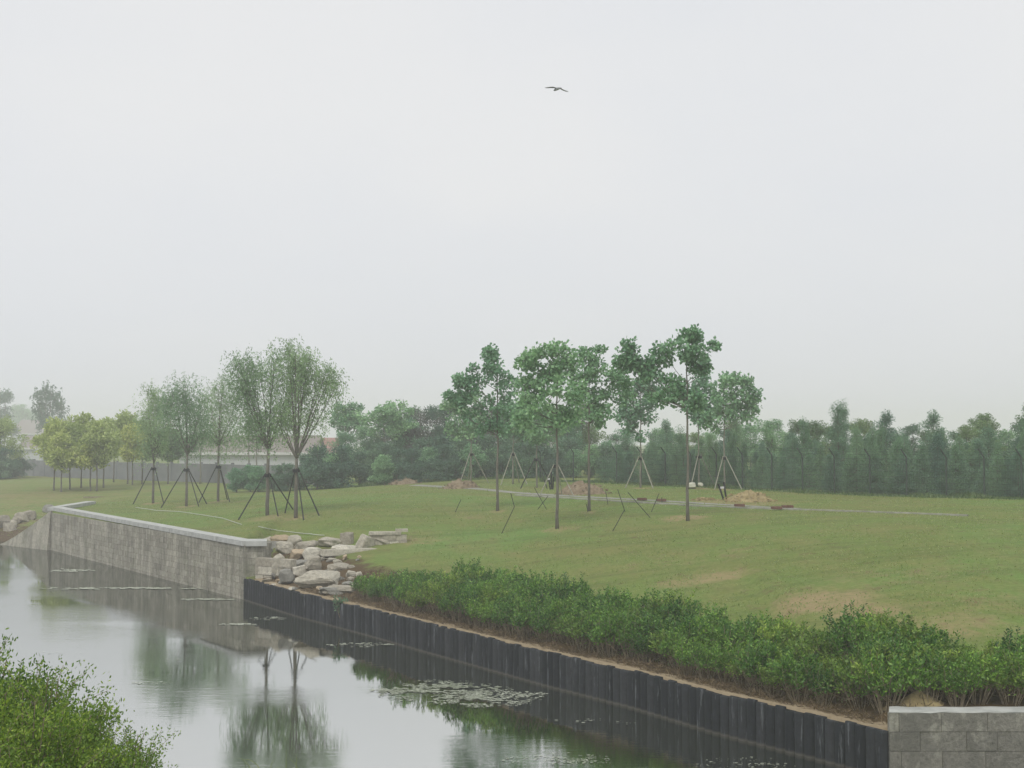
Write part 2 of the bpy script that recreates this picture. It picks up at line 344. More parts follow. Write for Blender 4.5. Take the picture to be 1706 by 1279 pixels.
# ------------------------------------------------------------------ the land
def build_land():
    # columns: dense samples of the bank line; rows run away from the river
    pts = []
    for a, b in zip(BK[:-1], BK[1:]):
        L = np.hypot(*(b - a)); step = .35 if (a[0] > -33 and a[0] < 7.2) else 1.2
        n = max(1, int(L / step)); pts += [a + (b - a) * i / n for i in range(n)]
    pts.append(BK[-1]); P = np.array(pts); n = len(P)
    s = np.cumsum(np.r_[0, np.hypot(*(P[1:] - P[:-1]).T)]); s /= s[-1]
    xf = np.interp(P[:, 0], [-140, -31, -10, 7, 70], [-1500, -480, -150, 300, 1500])
    Fp = np.stack([xf, np.full(n, 1000.0)], 1)
    dirs = Fp - P; L = np.hypot(*dirs.T)
    d = np.concatenate([[0, .12, .3, .55, .85], np.arange(1.2, 12, .4), np.arange(12, 45, .9), np.geomspace(46, 150, 30), np.geomspace(160, 930, 14)])
    d = d / 930.0
    X = P[:, 0][None] + dirs[:, 0][None] * d[:, None]; Y = P[:, 1][None] + dirs[:, 1][None] * d[:, None]
    Z = land_h(X, Y); dist = bank_dist(X, Y)
    rough = np.array([[noise.fractal(Vector((x * .9, y * .9, 0)), 1, 2, 4) for x, y in zip(rx, ry)] for rx, ry in zip(X, Y)])
    Z = Z + rough * .035 * (dist > .1)
    m = len(d)
    V = np.stack([X, Y, Z], -1).reshape(-1, 3)
    lip = np.stack([P[:, 0], P[:, 1], np.full(n, -1.2)], 1)        # the cut face down into the river bed
    V = np.concatenate([V, lip])
    i = np.arange(m - 1)[:, None] * n; j = np.arange(n - 1)[None]
    Q = np.stack([i + j, i + j + 1, i + n + j + 1, i + n + j], -1).reshape(-1, 4)
    jj = np.arange(n - 1); Q2 = np.stack([m * n + jj, m * n + jj + 1, jj + 1, jj], -1)
    b = B(); b.add(V, np.concatenate([Q, Q2])); me = b.mesh('ground', M['lawn'], True)
    Xf, Yf = V[:, 0], V[:, 1]; D = bank_dist(Xf, Yf)
    pile = sm(-10.6, -9.5, Xf)
    edge = pile * (1 - sm(.12, .34, D)); soil = pile * (1 - sm(2.2, 4.0, D)) * .95
    leftb = sm(0, 1, (-26.9 - Xf) / 1.0); soil = np.maximum(soil, leftb * (1 - sm(3, 9, D)) * .8)
    straw = np.zeros(len(Xf))
    for px, py, rx, ry, a in [(1370, 1000, 95, 22, .95), (1440, 1018, 75, 13, .8), (1185, 962, 62, 9, .85), (1130, 970, 45, 9, .7), (1560, 1040, 150, 26, .6), (1480, 960, 160, 20, .3), (1650, 1000, 120, 25, .35), (1150, 930, 160, 14, .28), (928, 881, 38, 4, .8),
                           (1140, 862, 45, 6, 1.0), (257, 838, 16, 2.5, .8), (312, 843, 18, 2.5, .8), (365, 835, 16, 2.5, .8), (494, 863, 22, 3, .9), (829, 852, 18, 3, .8), (981, 852, 18, 3, .8), (1067, 813, 20, 2, .8), (1164, 813, 20, 2, .8), (1206, 815, 20, 2, .8), (640, 805, 18, 2, .7), (450, 862, 45, 5, .65), (1250, 838, 75, 4, .75), (1180, 834, 40, 4, .8), (700, 900, 55, 8, .55), (780, 862, 40, 4, .35), (80, 870, 90, 12, .5), (40, 830, 110, 18, .4)]:  # small rings at tree feet: straw, also painted in for contact shading
        c = hit(px, py); r1 = rx / F * c.y; r2 = max(.5, (hit(px, py - ry).y - hit(px, py + ry).y) / 2)
        q = ((Xf - c.x) / r1) ** 2 + ((Yf - c.y) / r2) ** 2; straw = np.maximum(straw, a * np.clip(1.35 - q, 0, 1))
    far = leftb * .28 * (1 - sm(60, 120, D)); straw = np.maximum(straw, far)
    for nm, ar in (('edge', edge), ('soil', soil), ('straw', straw)):
        at_ = me.attributes.new(nm, 'FLOAT', 'POINT'); at_.data.foreach_set('value', ar.astype(np.float32))
    tag(link('ground', me), kind='structure')
build_land()

b = B(); b.add([(-1480, -100, 0), (1480, -100, 0), (1480, 110, 0), (-1480, 110, 0)], [[0, 1, 2, 3]])
tag(link('water', b.mesh('water', M['water'])), kind='structure')

# the near bank, under the camera
def near_h(X, Y):
    toe = 22.5 + 1.2 * np.sin(X * .3) + .5 * np.sin(X * .9 + 1); top = 15.5
    return -.5 + 2.5 * (1 - sm(0, 1, (Y - top) / (toe + 2.2 - top)))
gx = np.linspace(-120, 120, 300); gy = np.concatenate([np.linspace(-99, 8, 30), np.linspace(9, 26.5, 60)])
X, Y = np.meshgrid(gx, gy); Z = near_h(X, Y) + .06 * np.sin(X * 1.3) * np.sin(Y * 1.7)
Z[-1] = -1.2
nx = len(gx); i = np.arange(len(gy) - 1)[:, None] * nx; j = np.arange(nx - 1)[None]
b = B(); b.add(np.stack([X, Y, Z], -1).reshape(-1, 3), np.stack([i + j, i + j + 1, i + nx + j + 1, i + nx + j], -1).reshape(-1, 4))
tag(link('near_bank', b.mesh('near_bank', M['lawn'], True)), kind='structure')

# path across the lawn with a raised pale edging
def draped(pix, width, lift, name, m, thick=.05):
    P = [hit(px, py) for px, py in pix]; pts = []
    for a, c in zip(P[:-1], P[1:]):
        n = max(2, int((c - a).length / .5)); pts += [a.lerp(c, k / n) for k in range(n)]
    pts.append(P[-1]); A = np.array([tuple(p) for p in pts]); T = np.gradient(A, axis=0)[:, :2]; T /= np.hypot(*T.T)[:, None]; Nn = np.stack([-T[:, 1], T[:, 0]], 1)
    wd = np.interp(np.linspace(0, 1, len(A)), np.linspace(0, 1, len(width)), width)[:, None] / 2
    Lp, Rp = A[:, :2] + Nn * wd, A[:, :2] - Nn * wd
    zl = land_h(Lp[:, 0], Lp[:, 1]) + lift; zr = land_h(Rp[:, 0], Rp[:, 1]) + lift
    V = np.concatenate([np.c_[Lp, zl], np.c_[Rp, zr], np.c_[Lp, zl - thick - .1], np.c_[Rp, zr - thick - .1]]); n = len(A); i = np.arange(n - 1)
    bb = B(); bb.add(V, np.concatenate([np.stack([i, i + 1, n + i + 1, n + i], 1), np.stack([n + i, n + i + 1, 3 * n + i + 1, 3 * n + i], 1), np.stack([2 * n + i, 2 * n + i + 1, i + 1, i], 1)]))
    return link(name, bb.mesh(name, m))
tag(draped([(690, 808), (780, 813), (850, 820), (925, 825), (1000, 829), (1075, 833), (1145, 837), (1230, 842), (1300, 846), (1330, 847)], [.9, .85, .8, .75, .7, .6, .4], .02, 'path', M['path']), kind='structure')
kerb = draped([(860, 825), (1000, 833.5), (1080, 838), (1145, 842), (1230, 846), (1310, 848.5), (1400, 851.5), (1500, 855), (1610, 859)], [.22, .2, .2, .14, .08], .06, 'kerb', M['path_edge'], .06)
tag(kerb, 'low pale kerb running along the near side of the path across the lawn', 'kerb')

# ------------------------------------------------------------------ stone walls
def block_wall(bb, a, c, z0, z1, bl, bh, thick, rng, proud=.02):
    """courses of separate stone blocks from a to c, facing the right-hand side of a->c"""
    a = np.array(a, float); c = np.array(c, float); L = np.hypot(*(c - a)); T = (c - a) / L; ang = math.atan2(T[1], T[0]); Nn = np.array([T[1], -T[0]])
    rows = max(1, round((z1 - z0) / bh)); h = (z1 - z0) / rows
    for r in range(rows):
        u = -rng.random() * bl
        while u < L:
            wb = bl * (.7 + .6 * rng.random()); u0, u1 = max(u, 0), min(u + wb, L)
            if u1 - u0 > .06:
                p = a + T * (u0 + u1) / 2 + Nn * (rng.random() * proud - thick / 2)
                bb.box((p[0], p[1], z0 + (r + .5) * h), (u1 - u0 - .012, thick, h - .012), ang, .007, rng)
            u += wb
def backing(a, c, z0, z1, thick, inset=.008):
    a = np.array(a, float); c = np.array(c, float); L = np.hypot(*(c - a)); T = (c - a) / L; Nn = np.array([T[1], -T[0]])
    p = (a + c) / 2 - Nn * (thick / 2 + inset); bb = B(); bb.box((p[0], p[1], (z0 + z1) / 2), (L - .02, thick, z1 - z0), math.atan2(T[1], T[0])); return bb
rng = np.random.default_rng(3)
C0, C1 = (-26.75, 76.96), (-10.65, 52.86)     # the far wall's water face
wall = thing('stone_wall', 'long grey stone block retaining wall with pale concrete coping along the far side of the river', 'retaining wall', (-10.6, 52.9, 0))
def under(o, root): o.parent = root; o.location = tuple(-v for v in root.location); return o
bb = B(); ZT = lambda t: 2.32 + .14 * t
block_wall(bb, C0, C1, -.9, 2.16, .5, .25, .3, rng, .012)
# return wall at the right end, and the one at the left corner
block_wall(bb, (-10.6, 52.93), (-9.95, 53.05), -.2, 2.16, .4, .25, .3, rng, .012)
block_wall(bb, (-9.95, 53.05), (-9.9, 54.6), .2, 2.16, .4, .25, .25, rng, .012)
block_wall(bb, (-26.9, 83.4), (-26.75, 77.15), .2, 2.16, .6, .34, .3, rng)
o = link('masonry', bb.mesh('masonry', M['wall_stone'])); under(o, wall)
o = link('mortar_core', backing(C0, C1, -.95, 2.15, .35).mesh('mortar_core', M['mortar'])); under(o, wall)
o = link('mortar_core', backing((-10.5, 53.0), (-10.0, 53.1), -.25, 2.15, .3).mesh('mortar_core', M['mortar'])); under(o, wall)
def coping(pts, zt, wdt=.62, th=.2):
    bb = B(); A = [np.array(p, float) for p in pts]
    for (a, c), (za, zc) in zip(zip(A[:-1], A[1:]), zip(zt[:-1], zt[1:])):
        L = np.hypot(*(c - a)); T = (c - a) / L; Nn = np.array([T[1], -T[0]]); n = max(1, round(L / 3.0))
        for k in range(n):
            for_ = [];
            for t in (k / n + .0015, (k + 1) / n - .0015):
                p = a + (c - a) * t; z = za + (zc - za) * t
                for sd, zz in ((.08, z - th), (.08, z), (.08 - wdt, z), (.08 - wdt, z - th)): for_.append((*(p + Nn * sd), zz))
            bb.add(for_, [[0, 1, 2, 3], [7, 6, 5, 4], [0, 4, 5, 1], [1, 5, 6, 2], [2, 6, 7, 3], [3, 7, 4, 0]])
    return bb
cp = coping([(-27.0, 84.2), (-26.95, 77.05)], [2.5, 2.47]); cp2 = coping([(-26.75, 77.3), C1], [2.468, 2.33]); cp3 = coping([(-10.62, 52.86), (-9.8, 53.0)], [2.327, 2.322], 1.3)
cp.V += cp2.V; cp.F[4] += [f + cp.n for f in cp2.F[4]]; cp.n += cp2.n
cp.V += cp3.V; cp.F[4] += [f + cp.n for f in cp3.F[4]]; cp.n += cp3.n
o = link('coping', cp.mesh('coping', M['coping'])); under(o, wall)
# sloping wing at the left corner, running down the bank to the water
bb = B(); a0 = np.array([-26.75, 77.0]); a1 = np.array([-31.2, 81.0]); T = (a1 - a0) / np.hypot(*(a1 - a0)); Nn = np.array([-T[1], T[0]])
if Nn[1] > 0: Nn = -Nn
vs = []
for k in range(13):
    t = k / 12; p = a0 + (a1 - a0) * t; zt = 2.25 * (1 - t) ** 1.15 + .03; o_ = Nn * (.12 + .9 * 0)
    vs += [(*(p + Nn * .35), -.9), (*(p + Nn * .05), zt), (*(p - Nn * .35), zt - .02), (*(p - Nn * .35), -.9)]
fs = []
for k in range(12):
    q = k * 4; fs += [[q, q + 4, q + 5, q + 1], [q + 1, q + 5, q + 6, q + 2], [q + 2, q + 6, q + 7, q + 3]]
bb.add(vs, fs); bb.F[4].append(np.array([[0, 1, 2, 3], [51, 50, 49, 48]]))
o = link('wing_wall', bb.mesh('wing_wall', M['wall_stone'])); under(o, wall)

# near right wall
nw = thing('stone_wall', 'weathered dark grey stone block wall at the lower right corner beside the last pile', 'wall', (7.15, 24.9, 0))
bb = B(); block_wall(bb, (7.04, 24.9), (30, 24.9), -.9, 1.24, .8, .335, .12, rng, .014)
o = link('masonry', bb.mesh('masonry', M['near_stone'])); under(o, nw)
o = link('mortar_core', backing((7.21, 24.9), (30, 24.9), -.95, 1.225, .44, .014).mesh('mortar_core', M['mortar'])); under(o, nw)
m_ = B(); rr = np.random.default_rng(2); xs = np.linspace(7.04, 30, 90); prof = []
for q_, (yy, zz) in enumerate(((24.895, 1.236), (24.9, 1.262), (25.36, 1.262), (25.36, 1.236))): prof.append(np.stack([xs + (.135 if q_ > 1 else 0) * (xs < 7.1), yy + rr.normal(size=90) * .008, zz + rr.normal(size=90) * .006 - .01 * (q_ == 1)], 1))
Vc = np.stack(prof, 1).reshape(-1, 3); ic = np.arange(89)[:, None] * 4
m_.add(Vc, np.concatenate([ic + np.array([[0, 4, 5, 1]]), ic + np.array([[1, 5, 6, 2]]), ic + np.array([[2, 6, 7, 3]]), np.array([[0, 1, 2, 3]])]))
o = link('coping', m_.mesh('coping', M['coping'])); under(o, nw)

# ------------------------------------------------------------------ sheet piles (each one a part)
pw = thing('sheet_pile_wall', 'dark ribbed row of concrete sheet piles holding the bank below the hedge', 'pile wall', (-10.3, 52.3, 0))
def pile_mesh(seed):
    rg = np.random.default_rng(seed); n = 9; a = np.linspace(0, math.pi, n); wd = .27
    prof = np.stack([-np.cos(a) * wd / 2, -np.power(np.abs(np.sin(a)), .75) * .135], 1)
    prof = np.concatenate([prof, [[wd / 2, .12], [-wd / 2, .12]]]); k = len(prof)
    zs = [-1.0, .3, .82, .86]; V = []
    for zi, z in enumerate(zs):
        sc = .94 if zi == 3 else 1; V += [(x * sc + (rg.random() - .5) * .008, y * sc + (rg.random() - .5) * .008, z) for x, y in prof]
    b = B(); i = np.arange(len(zs) - 1)[:, None] * k; j = np.arange(k)[None]; jj = (j + 1) % k
    b.add(V, np.stack([i + j, i + jj, i + k + jj, i + k + j], -1).reshape(-1, 4))
    b.F.setdefault(k, []).append(np.array([np.arange(k) + 3 * k])); return b.mesh('pile', M['pile'])
pmesh = [pile_mesh(k) for k in range(5)]
seg = BK[6:16]; cum = np.r_[0, np.cumsum(np.hypot(*(seg[1:] - seg[:-1]).T))]; npile = int(cum[-1] / .265); prng = random.Random(4)
rest = B()
for k in range(npile):
    s_ = (k + .5) * cum[-1] / npile; x = np.interp(s_, cum, seg[:, 0]); y = np.interp(s_, cum, seg[:, 1])
    x2 = np.interp(s_ + .3, cum, seg[:, 0]); y2 = np.interp(s_ + .3, cum, seg[:, 1]); x1 = np.interp(s_ - .3, cum, seg[:, 0]); y1 = np.interp(s_ - .3, cum, seg[:, 1])
    ang = math.atan2(y2 - y1, x2 - x1) + prng.uniform(-.09, .09); zz = prng.uniform(-.03, .035); me = pmesh[k % 5]; jd = prng.uniform(-.015, .015)
    if k >= npile - 100: link('pile', me, pw, (x + 10.3, y - 52.3 + jd, zz), ang)
    else:
        co = np.zeros(len(me.vertices) * 3, np.float32); me.vertices.foreach_get('co', co); co = co.reshape(-1, 3); ca, sa = math.cos(ang), math.sin(ang)
        co = np.stack([co[:, 0] * ca - co[:, 1] * sa + x + 10.3, co[:, 0] * sa + co[:, 1] * ca + y - 52.3 + jd, co[:, 2] + zz], 1); o0 = rest.n; rest.V.append(co); rest.n += len(co)
        for p in me.polygons: rest.F.setdefault(len(p.vertices), []).append(np.array([list(p.vertices)]) + o0)
tag(link('pile', rest.mesh('pile', M['pile']), pw), kind='stuff')

# ------------------------------------------------------------------ rocks
def rock_mesh(seed, dims, m, flat=.0):
    rg = random.Random(seed); bm = bmesh.new(); n = 16
    for k in range(n):
        v = Vector((rg.gauss(0, 1), rg.gauss(0, 1), rg.gauss(0, 1))).normalized()
        v = Vector([math.copysign(abs(c) ** (.55 + .35 * (seed % 3) / 2), c) for c in v]) * rg.uniform(.85, 1.05)
        bm.verts.new(v)
    r = bmesh.ops.convex_hull(bm, input=bm.verts[:])
    bmesh.ops.delete(bm, geom=[v for v in bm.verts if not v.link_faces], context='VERTS')
    bmesh.ops.bevel(bm, geom=bm.edges[:], offset=.06, segments=1, affect='EDGES')
    bmesh.ops.triangulate(bm, faces=bm.faces[:]); bmesh.ops.subdivide_edges(bm, edges=bm.edges[:], cuts=2, use_grid_fill=True)
    for v in bm.verts: v.co += v.co.normalized() * noise.fractal(v.co * 2.3 + Vector((seed, 0, 0)), 1, 2, 4) * .10
    xs = [v.co for v in bm.verts]; mn = [min(c[i] for c in xs) for i in range(3)]; mxx = [max(c[i] for c in xs) for i in range(3)]
    for v in bm.verts: v.co = Vector([(v.co[i] - (mn[i] + mxx[i]) / 2) / (mxx[i] - mn[i]) * dims[i] for i in range(3)]); v.co.z += dims[2] / 2
    me = bpy.data.meshes.new('boulder'); bm.to_mesh(me); bm.free(); me.materials.append(M[m]); return me
rocks = [  # px, py of foot, width px, height px, depth factor, material, label
 (445, 903, 17, 8, .8, 'rock', 'small pale stone lying next to the end of the wall coping'),
 (470, 905, 30, 13, .8, 'rock_tan', 'tan broken stone on the highest part of the rock pile behind the square block'),
 (491, 907, 20, 14, .8, 'rock', 'pointed pale stone right of the tan stone on the heap crest'),
 (458, 912, 24, 10, .8, 'rock_grey', 'grey stone lying below the tan stone on the heap crest'),
 (439, 927, 21, 18, .9, 'rock_grey', 'square grey cut block standing against the wall end'),
 (475, 923, 25, 19, .8, 'rock', 'cube shaped tan topped block in the middle of the upper heap'),
 (511, 914, 31, 13, .8, 'rock', 'smooth oval pale boulder alone at the lawn edge of the heap'),
 (551, 911, 36, 15, .8, 'rock', 'wide pale boulder under the upright stone'),
 (578, 907, 18, 19, .7, 'rock', 'upright pale stone with a narrow top beside the wide boulder'),
 (607, 912, 25, 21, .8, 'rock', 'triangular tan boulder left of the cut stone wall'),
 (632, 907, 30, 15, .7, 'rock', 'angular pale boulder leaning on the cut stone wall'),
 (572, 921, 30, 12, .8, 'rock', 'sloping pale stone resting on the long kerb stone'),
 (497, 934, 24, 17, .8, 'rock_tan', 'rounded orange tan boulder in the middle of the heap'),
 (521, 932, 25, 19, .8, 'rock', 'pale lumpy boulder right of the orange tan one'),
 (497, 946, 36, 12, 1.1, 'rock_grey', 'flat grey slab under the orange tan boulder'),
 (530, 951, 38, 23, .9, 'rock', 'big pale boulder tilted over the large flat topped rock'),
 (467, 960, 19, 34, .7, 'rock', 'tall narrow boulder leaning at the foot of the masonry'),
 (482, 973, 24, 23, .9, 'rock_grey', 'rough grey rounded boulder above the sheet piles'),
 (503, 957, 26, 15, .9, 'rock', 'pale wedge stone between the grey boulder and the tilted one'),
 (528, 979, 60, 30, .9, 'rock', 'largest rock of the heap with a broad pale top'),
 (566, 949, 32, 10, .9, 'rock', 'thin white edged slab on the right side of the heap'),
 (556, 969, 36, 17, .9, 'rock_grey', 'brown grey boulder below the thin white edged slab'),
 (565, 988, 46, 14, 1.0, 'rock', 'flat pale slab lowest on the right above the piles'),
 (587, 959, 15, 9, .9, 'rock', 'small white stone right of the brown grey boulder'),
 (600, 959, 9, 7, .9, 'rock', 'tiny white stone at the start of the hedge'),
 (446, 958, 34, 16, .8, 'rock', 'pale stone base block under the masonry beside the wall end'),
 (555, 990, 34, 12, .8, 'rock_grey', 'grey stone low by the pile tops left of the flat slab'),
 (512, 975, 20, 14, .8, 'rock', 'small pale stone wedged left of the largest rock')]
for k, (px, py, wp, hp_, df, m, lab) in enumerate(rocks):
    g = hit(px, py); wm = wp / F * g.y * 1.28; hm = hp_ / F * g.y * 1.12
    o = link('boulder', rock_mesh(k * 7 + 1, (wm * 1.05, wm * df, hm + .1), m), None, (g.x, g.y + wm * df * .3, g.z - .1)); o.rotation_euler = (0, 0, random.Random(k).uniform(-.25, .25))
    tag(o, lab, 'rock', 'loose rocks heaped at the end of the stone wall')
fr_ = random.Random(31)
for k in range(46):
    px = fr_.uniform(436, 600); lo = 905 + max(0, px - 470) * .12; hi = min(972 + (px - 436) * .22, 1000); py = fr_.uniform(lo, hi); g = hit(px, py); wd = fr_.uniform(9, 22) / F * g.y; ht = wd * fr_.uniform(.3, .65)
    o = link('stone', rock_mesh(900 + k, (wd, wd * .8, ht), fr_.choice(['rock', 'rock', 'rock_grey', 'rock_tan'])), None, (g.x, g.y, g.z - .04)); o.rotation_euler = (fr_.uniform(-.2, .2), fr_.uniform(-.2, .2), fr_.uniform(0, 6))
    tag(o, ('small angular stone wedged between the boulders on the ' + ('upper' if py < 935 else 'lower') + (' left' if px < 490 else ' middle' if px < 545 else ' right') + ' part of the heap'), 'stone', 'small stones filling the rock heap')
lrocks = [(6, 880, 22, 22, 'pale boulder at the left picture edge on the far bank'), (18, 884, 18, 14, 'low boulder in front of the leftmost pale one'), (27, 872, 16, 12, 'small round rock behind the first boulders on the far bank'),
          (36, 870, 24, 18, 'pinkish boulder in the middle of the far bank rocks'), (50, 866, 20, 16, 'light boulder second from the right of the far bank rocks'), (60, 861, 22, 10, 'long flat rock at the right end of the far bank rocks'), (21, 878, 16, 12, 'stone squeezed between the left boulders of the far bank'), (84, 853, 20, 13, 'low mossy rock touching the wall corner')]
for k, (px, py, wp, hp_, lab) in enumerate(lrocks):
    g = hit(px, py); wm = wp / F * g.y; hm = hp_ / F * g.y
    o = link('boulder', rock_mesh(k * 5 + 400, (wm * 1.1, wm * .9, hm + .15), 'rock' if k != 7 else 'rock_grey'), None, (g.x, g.y + .2, g.z - .15))
    tag(o, lab, 'rock', 'rocks lying on the far left bank')

# masonry stub below the boulders, kerb stone, and the low cut stone wall
st = thing('stone_stub', 'short stretch of pale squared masonry between wall end and rock heap', 'wall', (-9.9, 52.4, .8))
bb = B(); block_wall(bb, (-10.1, 52.3), (-8.55, 51.4), .75, 1.72, .5, .33, .35, rng, .05)
o = link('masonry', bb.mesh('masonry', M['rock'])); under(o, st)
g0, g1 = hit(538, 931), hit(628, 912)
ks = B(); v = g1 - g0; c = (g0 + g1) / 2; ks.box((c.x, c.y, c.z + .06), (v.length, .5, .22), math.atan2(v.y, v.x), .05, rng)
tag(link('kerb_stone', ks.mesh('kerb_stone', M['rock'])), 'long narrow pale kerb stone running from the rock heap to the cut stone wall', 'kerb stone')
g0, g1 = hit(617, 908), hit(679, 903)
cw = thing('cut_stone_wall', 'low wall of pale cut stones with a flat slab on top at the right end of the rocks', 'wall', tuple(g0))
bb = B(); block_wall(bb, (g0.x, g0.y), (g1.x, g1.y), min(g0.z, g1.z) - .3, g0.z + .42, .42, .22, .4, rng, .04)
o = link('masonry', bb.mesh('masonry', M['rock'])); under(o, cw)
bb = B(); v = g1 - g0; n2 = Vector((-v.y, v.x, 0)).normalized()
c = g0.lerp(g1, .4) + n2 * .3; bb.box((c.x, c.y, g0.z + .48), (v.length * .86, .75, .11), math.atan2(v.y, v.x), .03, rng)
c = g0.lerp(g1, .85) + n2 * .3; bb.box((c.x, c.y, g0.z + .595), (v.length * .34, .5, .1), math.atan2(v.y, v.x), .03, rng)
o = link('slab', bb.mesh('slab', M['rock'])); under(o, cw)

# ------------------------------------------------------------------ trees
def bez(a, c, b_, n=7):
    return [a * (1 - t) ** 2 + c * 2 * t * (1 - t) + b_ * t * t for t in (k / n for k in range(n + 1))]
def tree(name, label, cat, loc, blobs, leafm, barkm, seed, r0=.1, fork=None, top=None, cl_r=.35, cl_n=45, leaf=.2, lw=.8, ncl=8, group=None,
         style='broad', strand=.8, limb_r=.32, lean=0, twig_r=.012, sc=None):
    """blobs: (x, y, z, rx, ry, rz[, weight]) in metres from the foot; fork: height where limbs start; top: height the leader reaches"""
    rg = np.random.default_rng(seed); root = thing(name, label, cat, loc, 0, group)
    zt = max(b_[2] + b_[5] for b_ in blobs); top = top or zt * .93; fork = fork or zt * .4
    tb, lf = B(), B()
    lead = [np.array([lean * t * t + (rg.random() - .5) * .05 * (t > 0) * (t < 1), (rg.random() - .5) * .05 * (t > 0), -.15 + (top + .15) * t]) for t in np.linspace(0, 1, 12)]
    rad = [r0 * (1.25 if t == 0 else 1) * (1 - .78 * t) for t in np.linspace(0, 1, 12)]
    if style == 'vase':
        keep = [k for k, p in enumerate(lead) if p[2] < fork]; lead = lead[:len(keep)] + [np.array([lead[len(keep) - 1][0], lead[len(keep) - 1][1], fork])]
        rad = list(np.linspace(r0 * 1.15, r0 * .8, len(lead)))
    tb.tube(lead, rad, 8)
    wood = [(p, r) for p, r in zip(lead, rad)]
    lim = []
    for b_ in blobs:
        c = np.array(b_[:3], float); hd = np.hypot(c[0] - 0, c[1])
        for q in range((1 if rg.random() < .6 else 2) if style == 'vase' else 1):
            tgt = c + (rg.random(3) - .5) * np.array(b_[3:6]) * (.9 if q == 0 else 1.5)
            if style == 'vase':
                a = lead[-1]; r = r0 * .5; mid = a + (tgt - a) * np.array([.5, .5, .48]) + (rg.random(3) - .5) * .45
            else:
                za = np.clip(c[2] - b_[5] * .3 - hd * rg.uniform(.6, 1.1), fork, top * .93); a = np.array([np.interp(za, [p[2] for p in lead], [p[0] for p in lead]), 0, za])
                if hd < b_[3] * .35 and c[2] < top: continue
                r = r0 * limb_r * (1.3 - .6 * za / top) ; mid = a + (tgt - a) * np.array([.6, .6, .3]) + (rg.random(3) - .5) * .15
            pts = bez(a, mid, tgt, 8); rr_ = np.linspace(r, r * .3, 9); tb.tube(pts, rr_, 6); lim += [(p, x) for p, x in zip(pts, rr_)][1:]
    pool = np.array([p for p, r in lim] + [p for p, r in wood if p[2] >= fork * .98]); prad = np.array([r for p, r in lim] + [r for p, r in wood if p[2] >= fork * .98])
    for b_ in blobs:
        c = np.array(b_[:3], float); rd = np.array(b_[3:6], float); wgt = b_[6] if len(b_) > 6 else 1
        for k in range(max(2, int(ncl * wgt))):
            v = rg.normal(size=3); v /= np.linalg.norm(v); e = c + v * rd * (.25 + .8 * rg.random() ** .6 + (.35 * rg.random() if rg.random() < .22 else 0))
            dd = np.linalg.norm(pool - e, axis=1) + np.maximum(0, pool[:, 2] - e[2] + .1) * 1.5
            i = int(np.argmin(dd)); a = pool[i]; r = min(prad[i] * .5, max(twig_r, .02)); mid = a + (e - a) * np.array([.6, .6, .35])
            tb.tube(bez(a, mid, e, 4), np.linspace(r, twig_r * .5, 5), 4, False)
            if style == 'vase':
                for s_ in range(int(cl_n / 12)):
                    o_ = rg.normal(size=3) * cl_r * .7; p0 = e + o_; out = np.array([v[0], v[1], 0]) * rg.uniform(.1, .5) + rg.normal(size=3) * .15
                    L = strand * rg.uniform(.5, 1.2); t = rg.random(12)
                    P = p0 + out * t[:, None] + np.array([0, 0, -1]) * (L * t ** 1.6)[:, None] + np.array([0, 0, .25]) * (1 - (2 * t - .6) ** 2)[:, None] + rg.normal(size=(12, 3)) * .05
                    lf.leaves(P, np.array([out[0], out[1], -.7]) + rg.normal(size=(12, 3)) * .5, leaf * rg.uniform(.7, 1.3, 12), leaf * lw * rg.uniform(.7, 1.2, 12), rg)
            else:
                n = int(cl_n * rg.uniform(.6, 1.3)); q = rg.normal(size=(n, 3)); q /= np.linalg.norm(q, axis=1)[:, None]; P = e + q * (cl_r * rg.uniform(.7, 1.3)) * (rg.random(n) ** .45)[:, None] * np.array([1, 1, .8])
                dr = q + rg.normal(size=(n, 3)) * .6 + np.array([0, 0, -.25 if style == 'broad' else .2])
                lf.leaves(P, dr, leaf * rg.uniform(.7, 1.3, n), leaf * lw * rg.uniform(.8, 1.2, n), rg)
    link('trunk', tb.mesh('trunk', M[barkm], True), root); link('crown', lf.mesh('crown', M[leafm]), root)
    if sc: root.scale = (sc, sc, sc)
    return root
def ragged(bl, seed, k=.84, n=10, rr=(5, 11)):
    rg = random.Random(seed); out = [(q[0], q[1], q[2] * k, q[3] * k) + tuple(q[4:]) for q in bl]
    for i in range(n):
        q = rg.choice(bl); a_ = rg.uniform(0, 6.28); r_ = rg.uniform(*rr); out.append((q[0] + math.cos(a_) * q[2] * 1.08, q[1] - math.sin(a_) * q[3] * 1.12, r_, r_ * rg.uniform(.6, 1.3), .3))
    return out
def pb(base, D, blobs, dy=1.0, rg=None):
    """blobs given as photo pixels (px, py, rx, ry[, weight]) round a foot pixel -> metres at the tree's own distance"""
    rg = rg or random.Random(int(base[0])); s = D / F; out = []
    for k, q in enumerate(blobs):
        r = q[2] * s; out.append(((q[0] - base[0]) * s, rg.uniform(-.6, .6) * r * dy * (1 if k else 0), (base[1] - q[1]) * s, r, r * dy, q[3] * s, q[4] if len(q) > 4 else 1))
    return out

def prop(loc, zt, feet, r, m, label, name='tree_prop'):
    root = thing(name, label, 'tree prop', loc, 0, 'pole props round the young trees')
    for fx, fy in feet:
        b_ = B(); z = hz(loc[0] + fx, loc[1] + fy) - loc[2]; t = .06 / max(.1, math.hypot(fx, fy))
        b_.tube([(fx, fy, z - .15), (fx * t * 2, fy * t * 2, zt + .12)], [r, r * .8], 6); link('pole', b_.mesh('pole', M[m]), root)
    b_ = B(); b_.tube([(0, 0, zt - .08), (0, 0, zt + .08)], [.17, .17], 10); link('collar', b_.mesh('collar', M['black']), root)

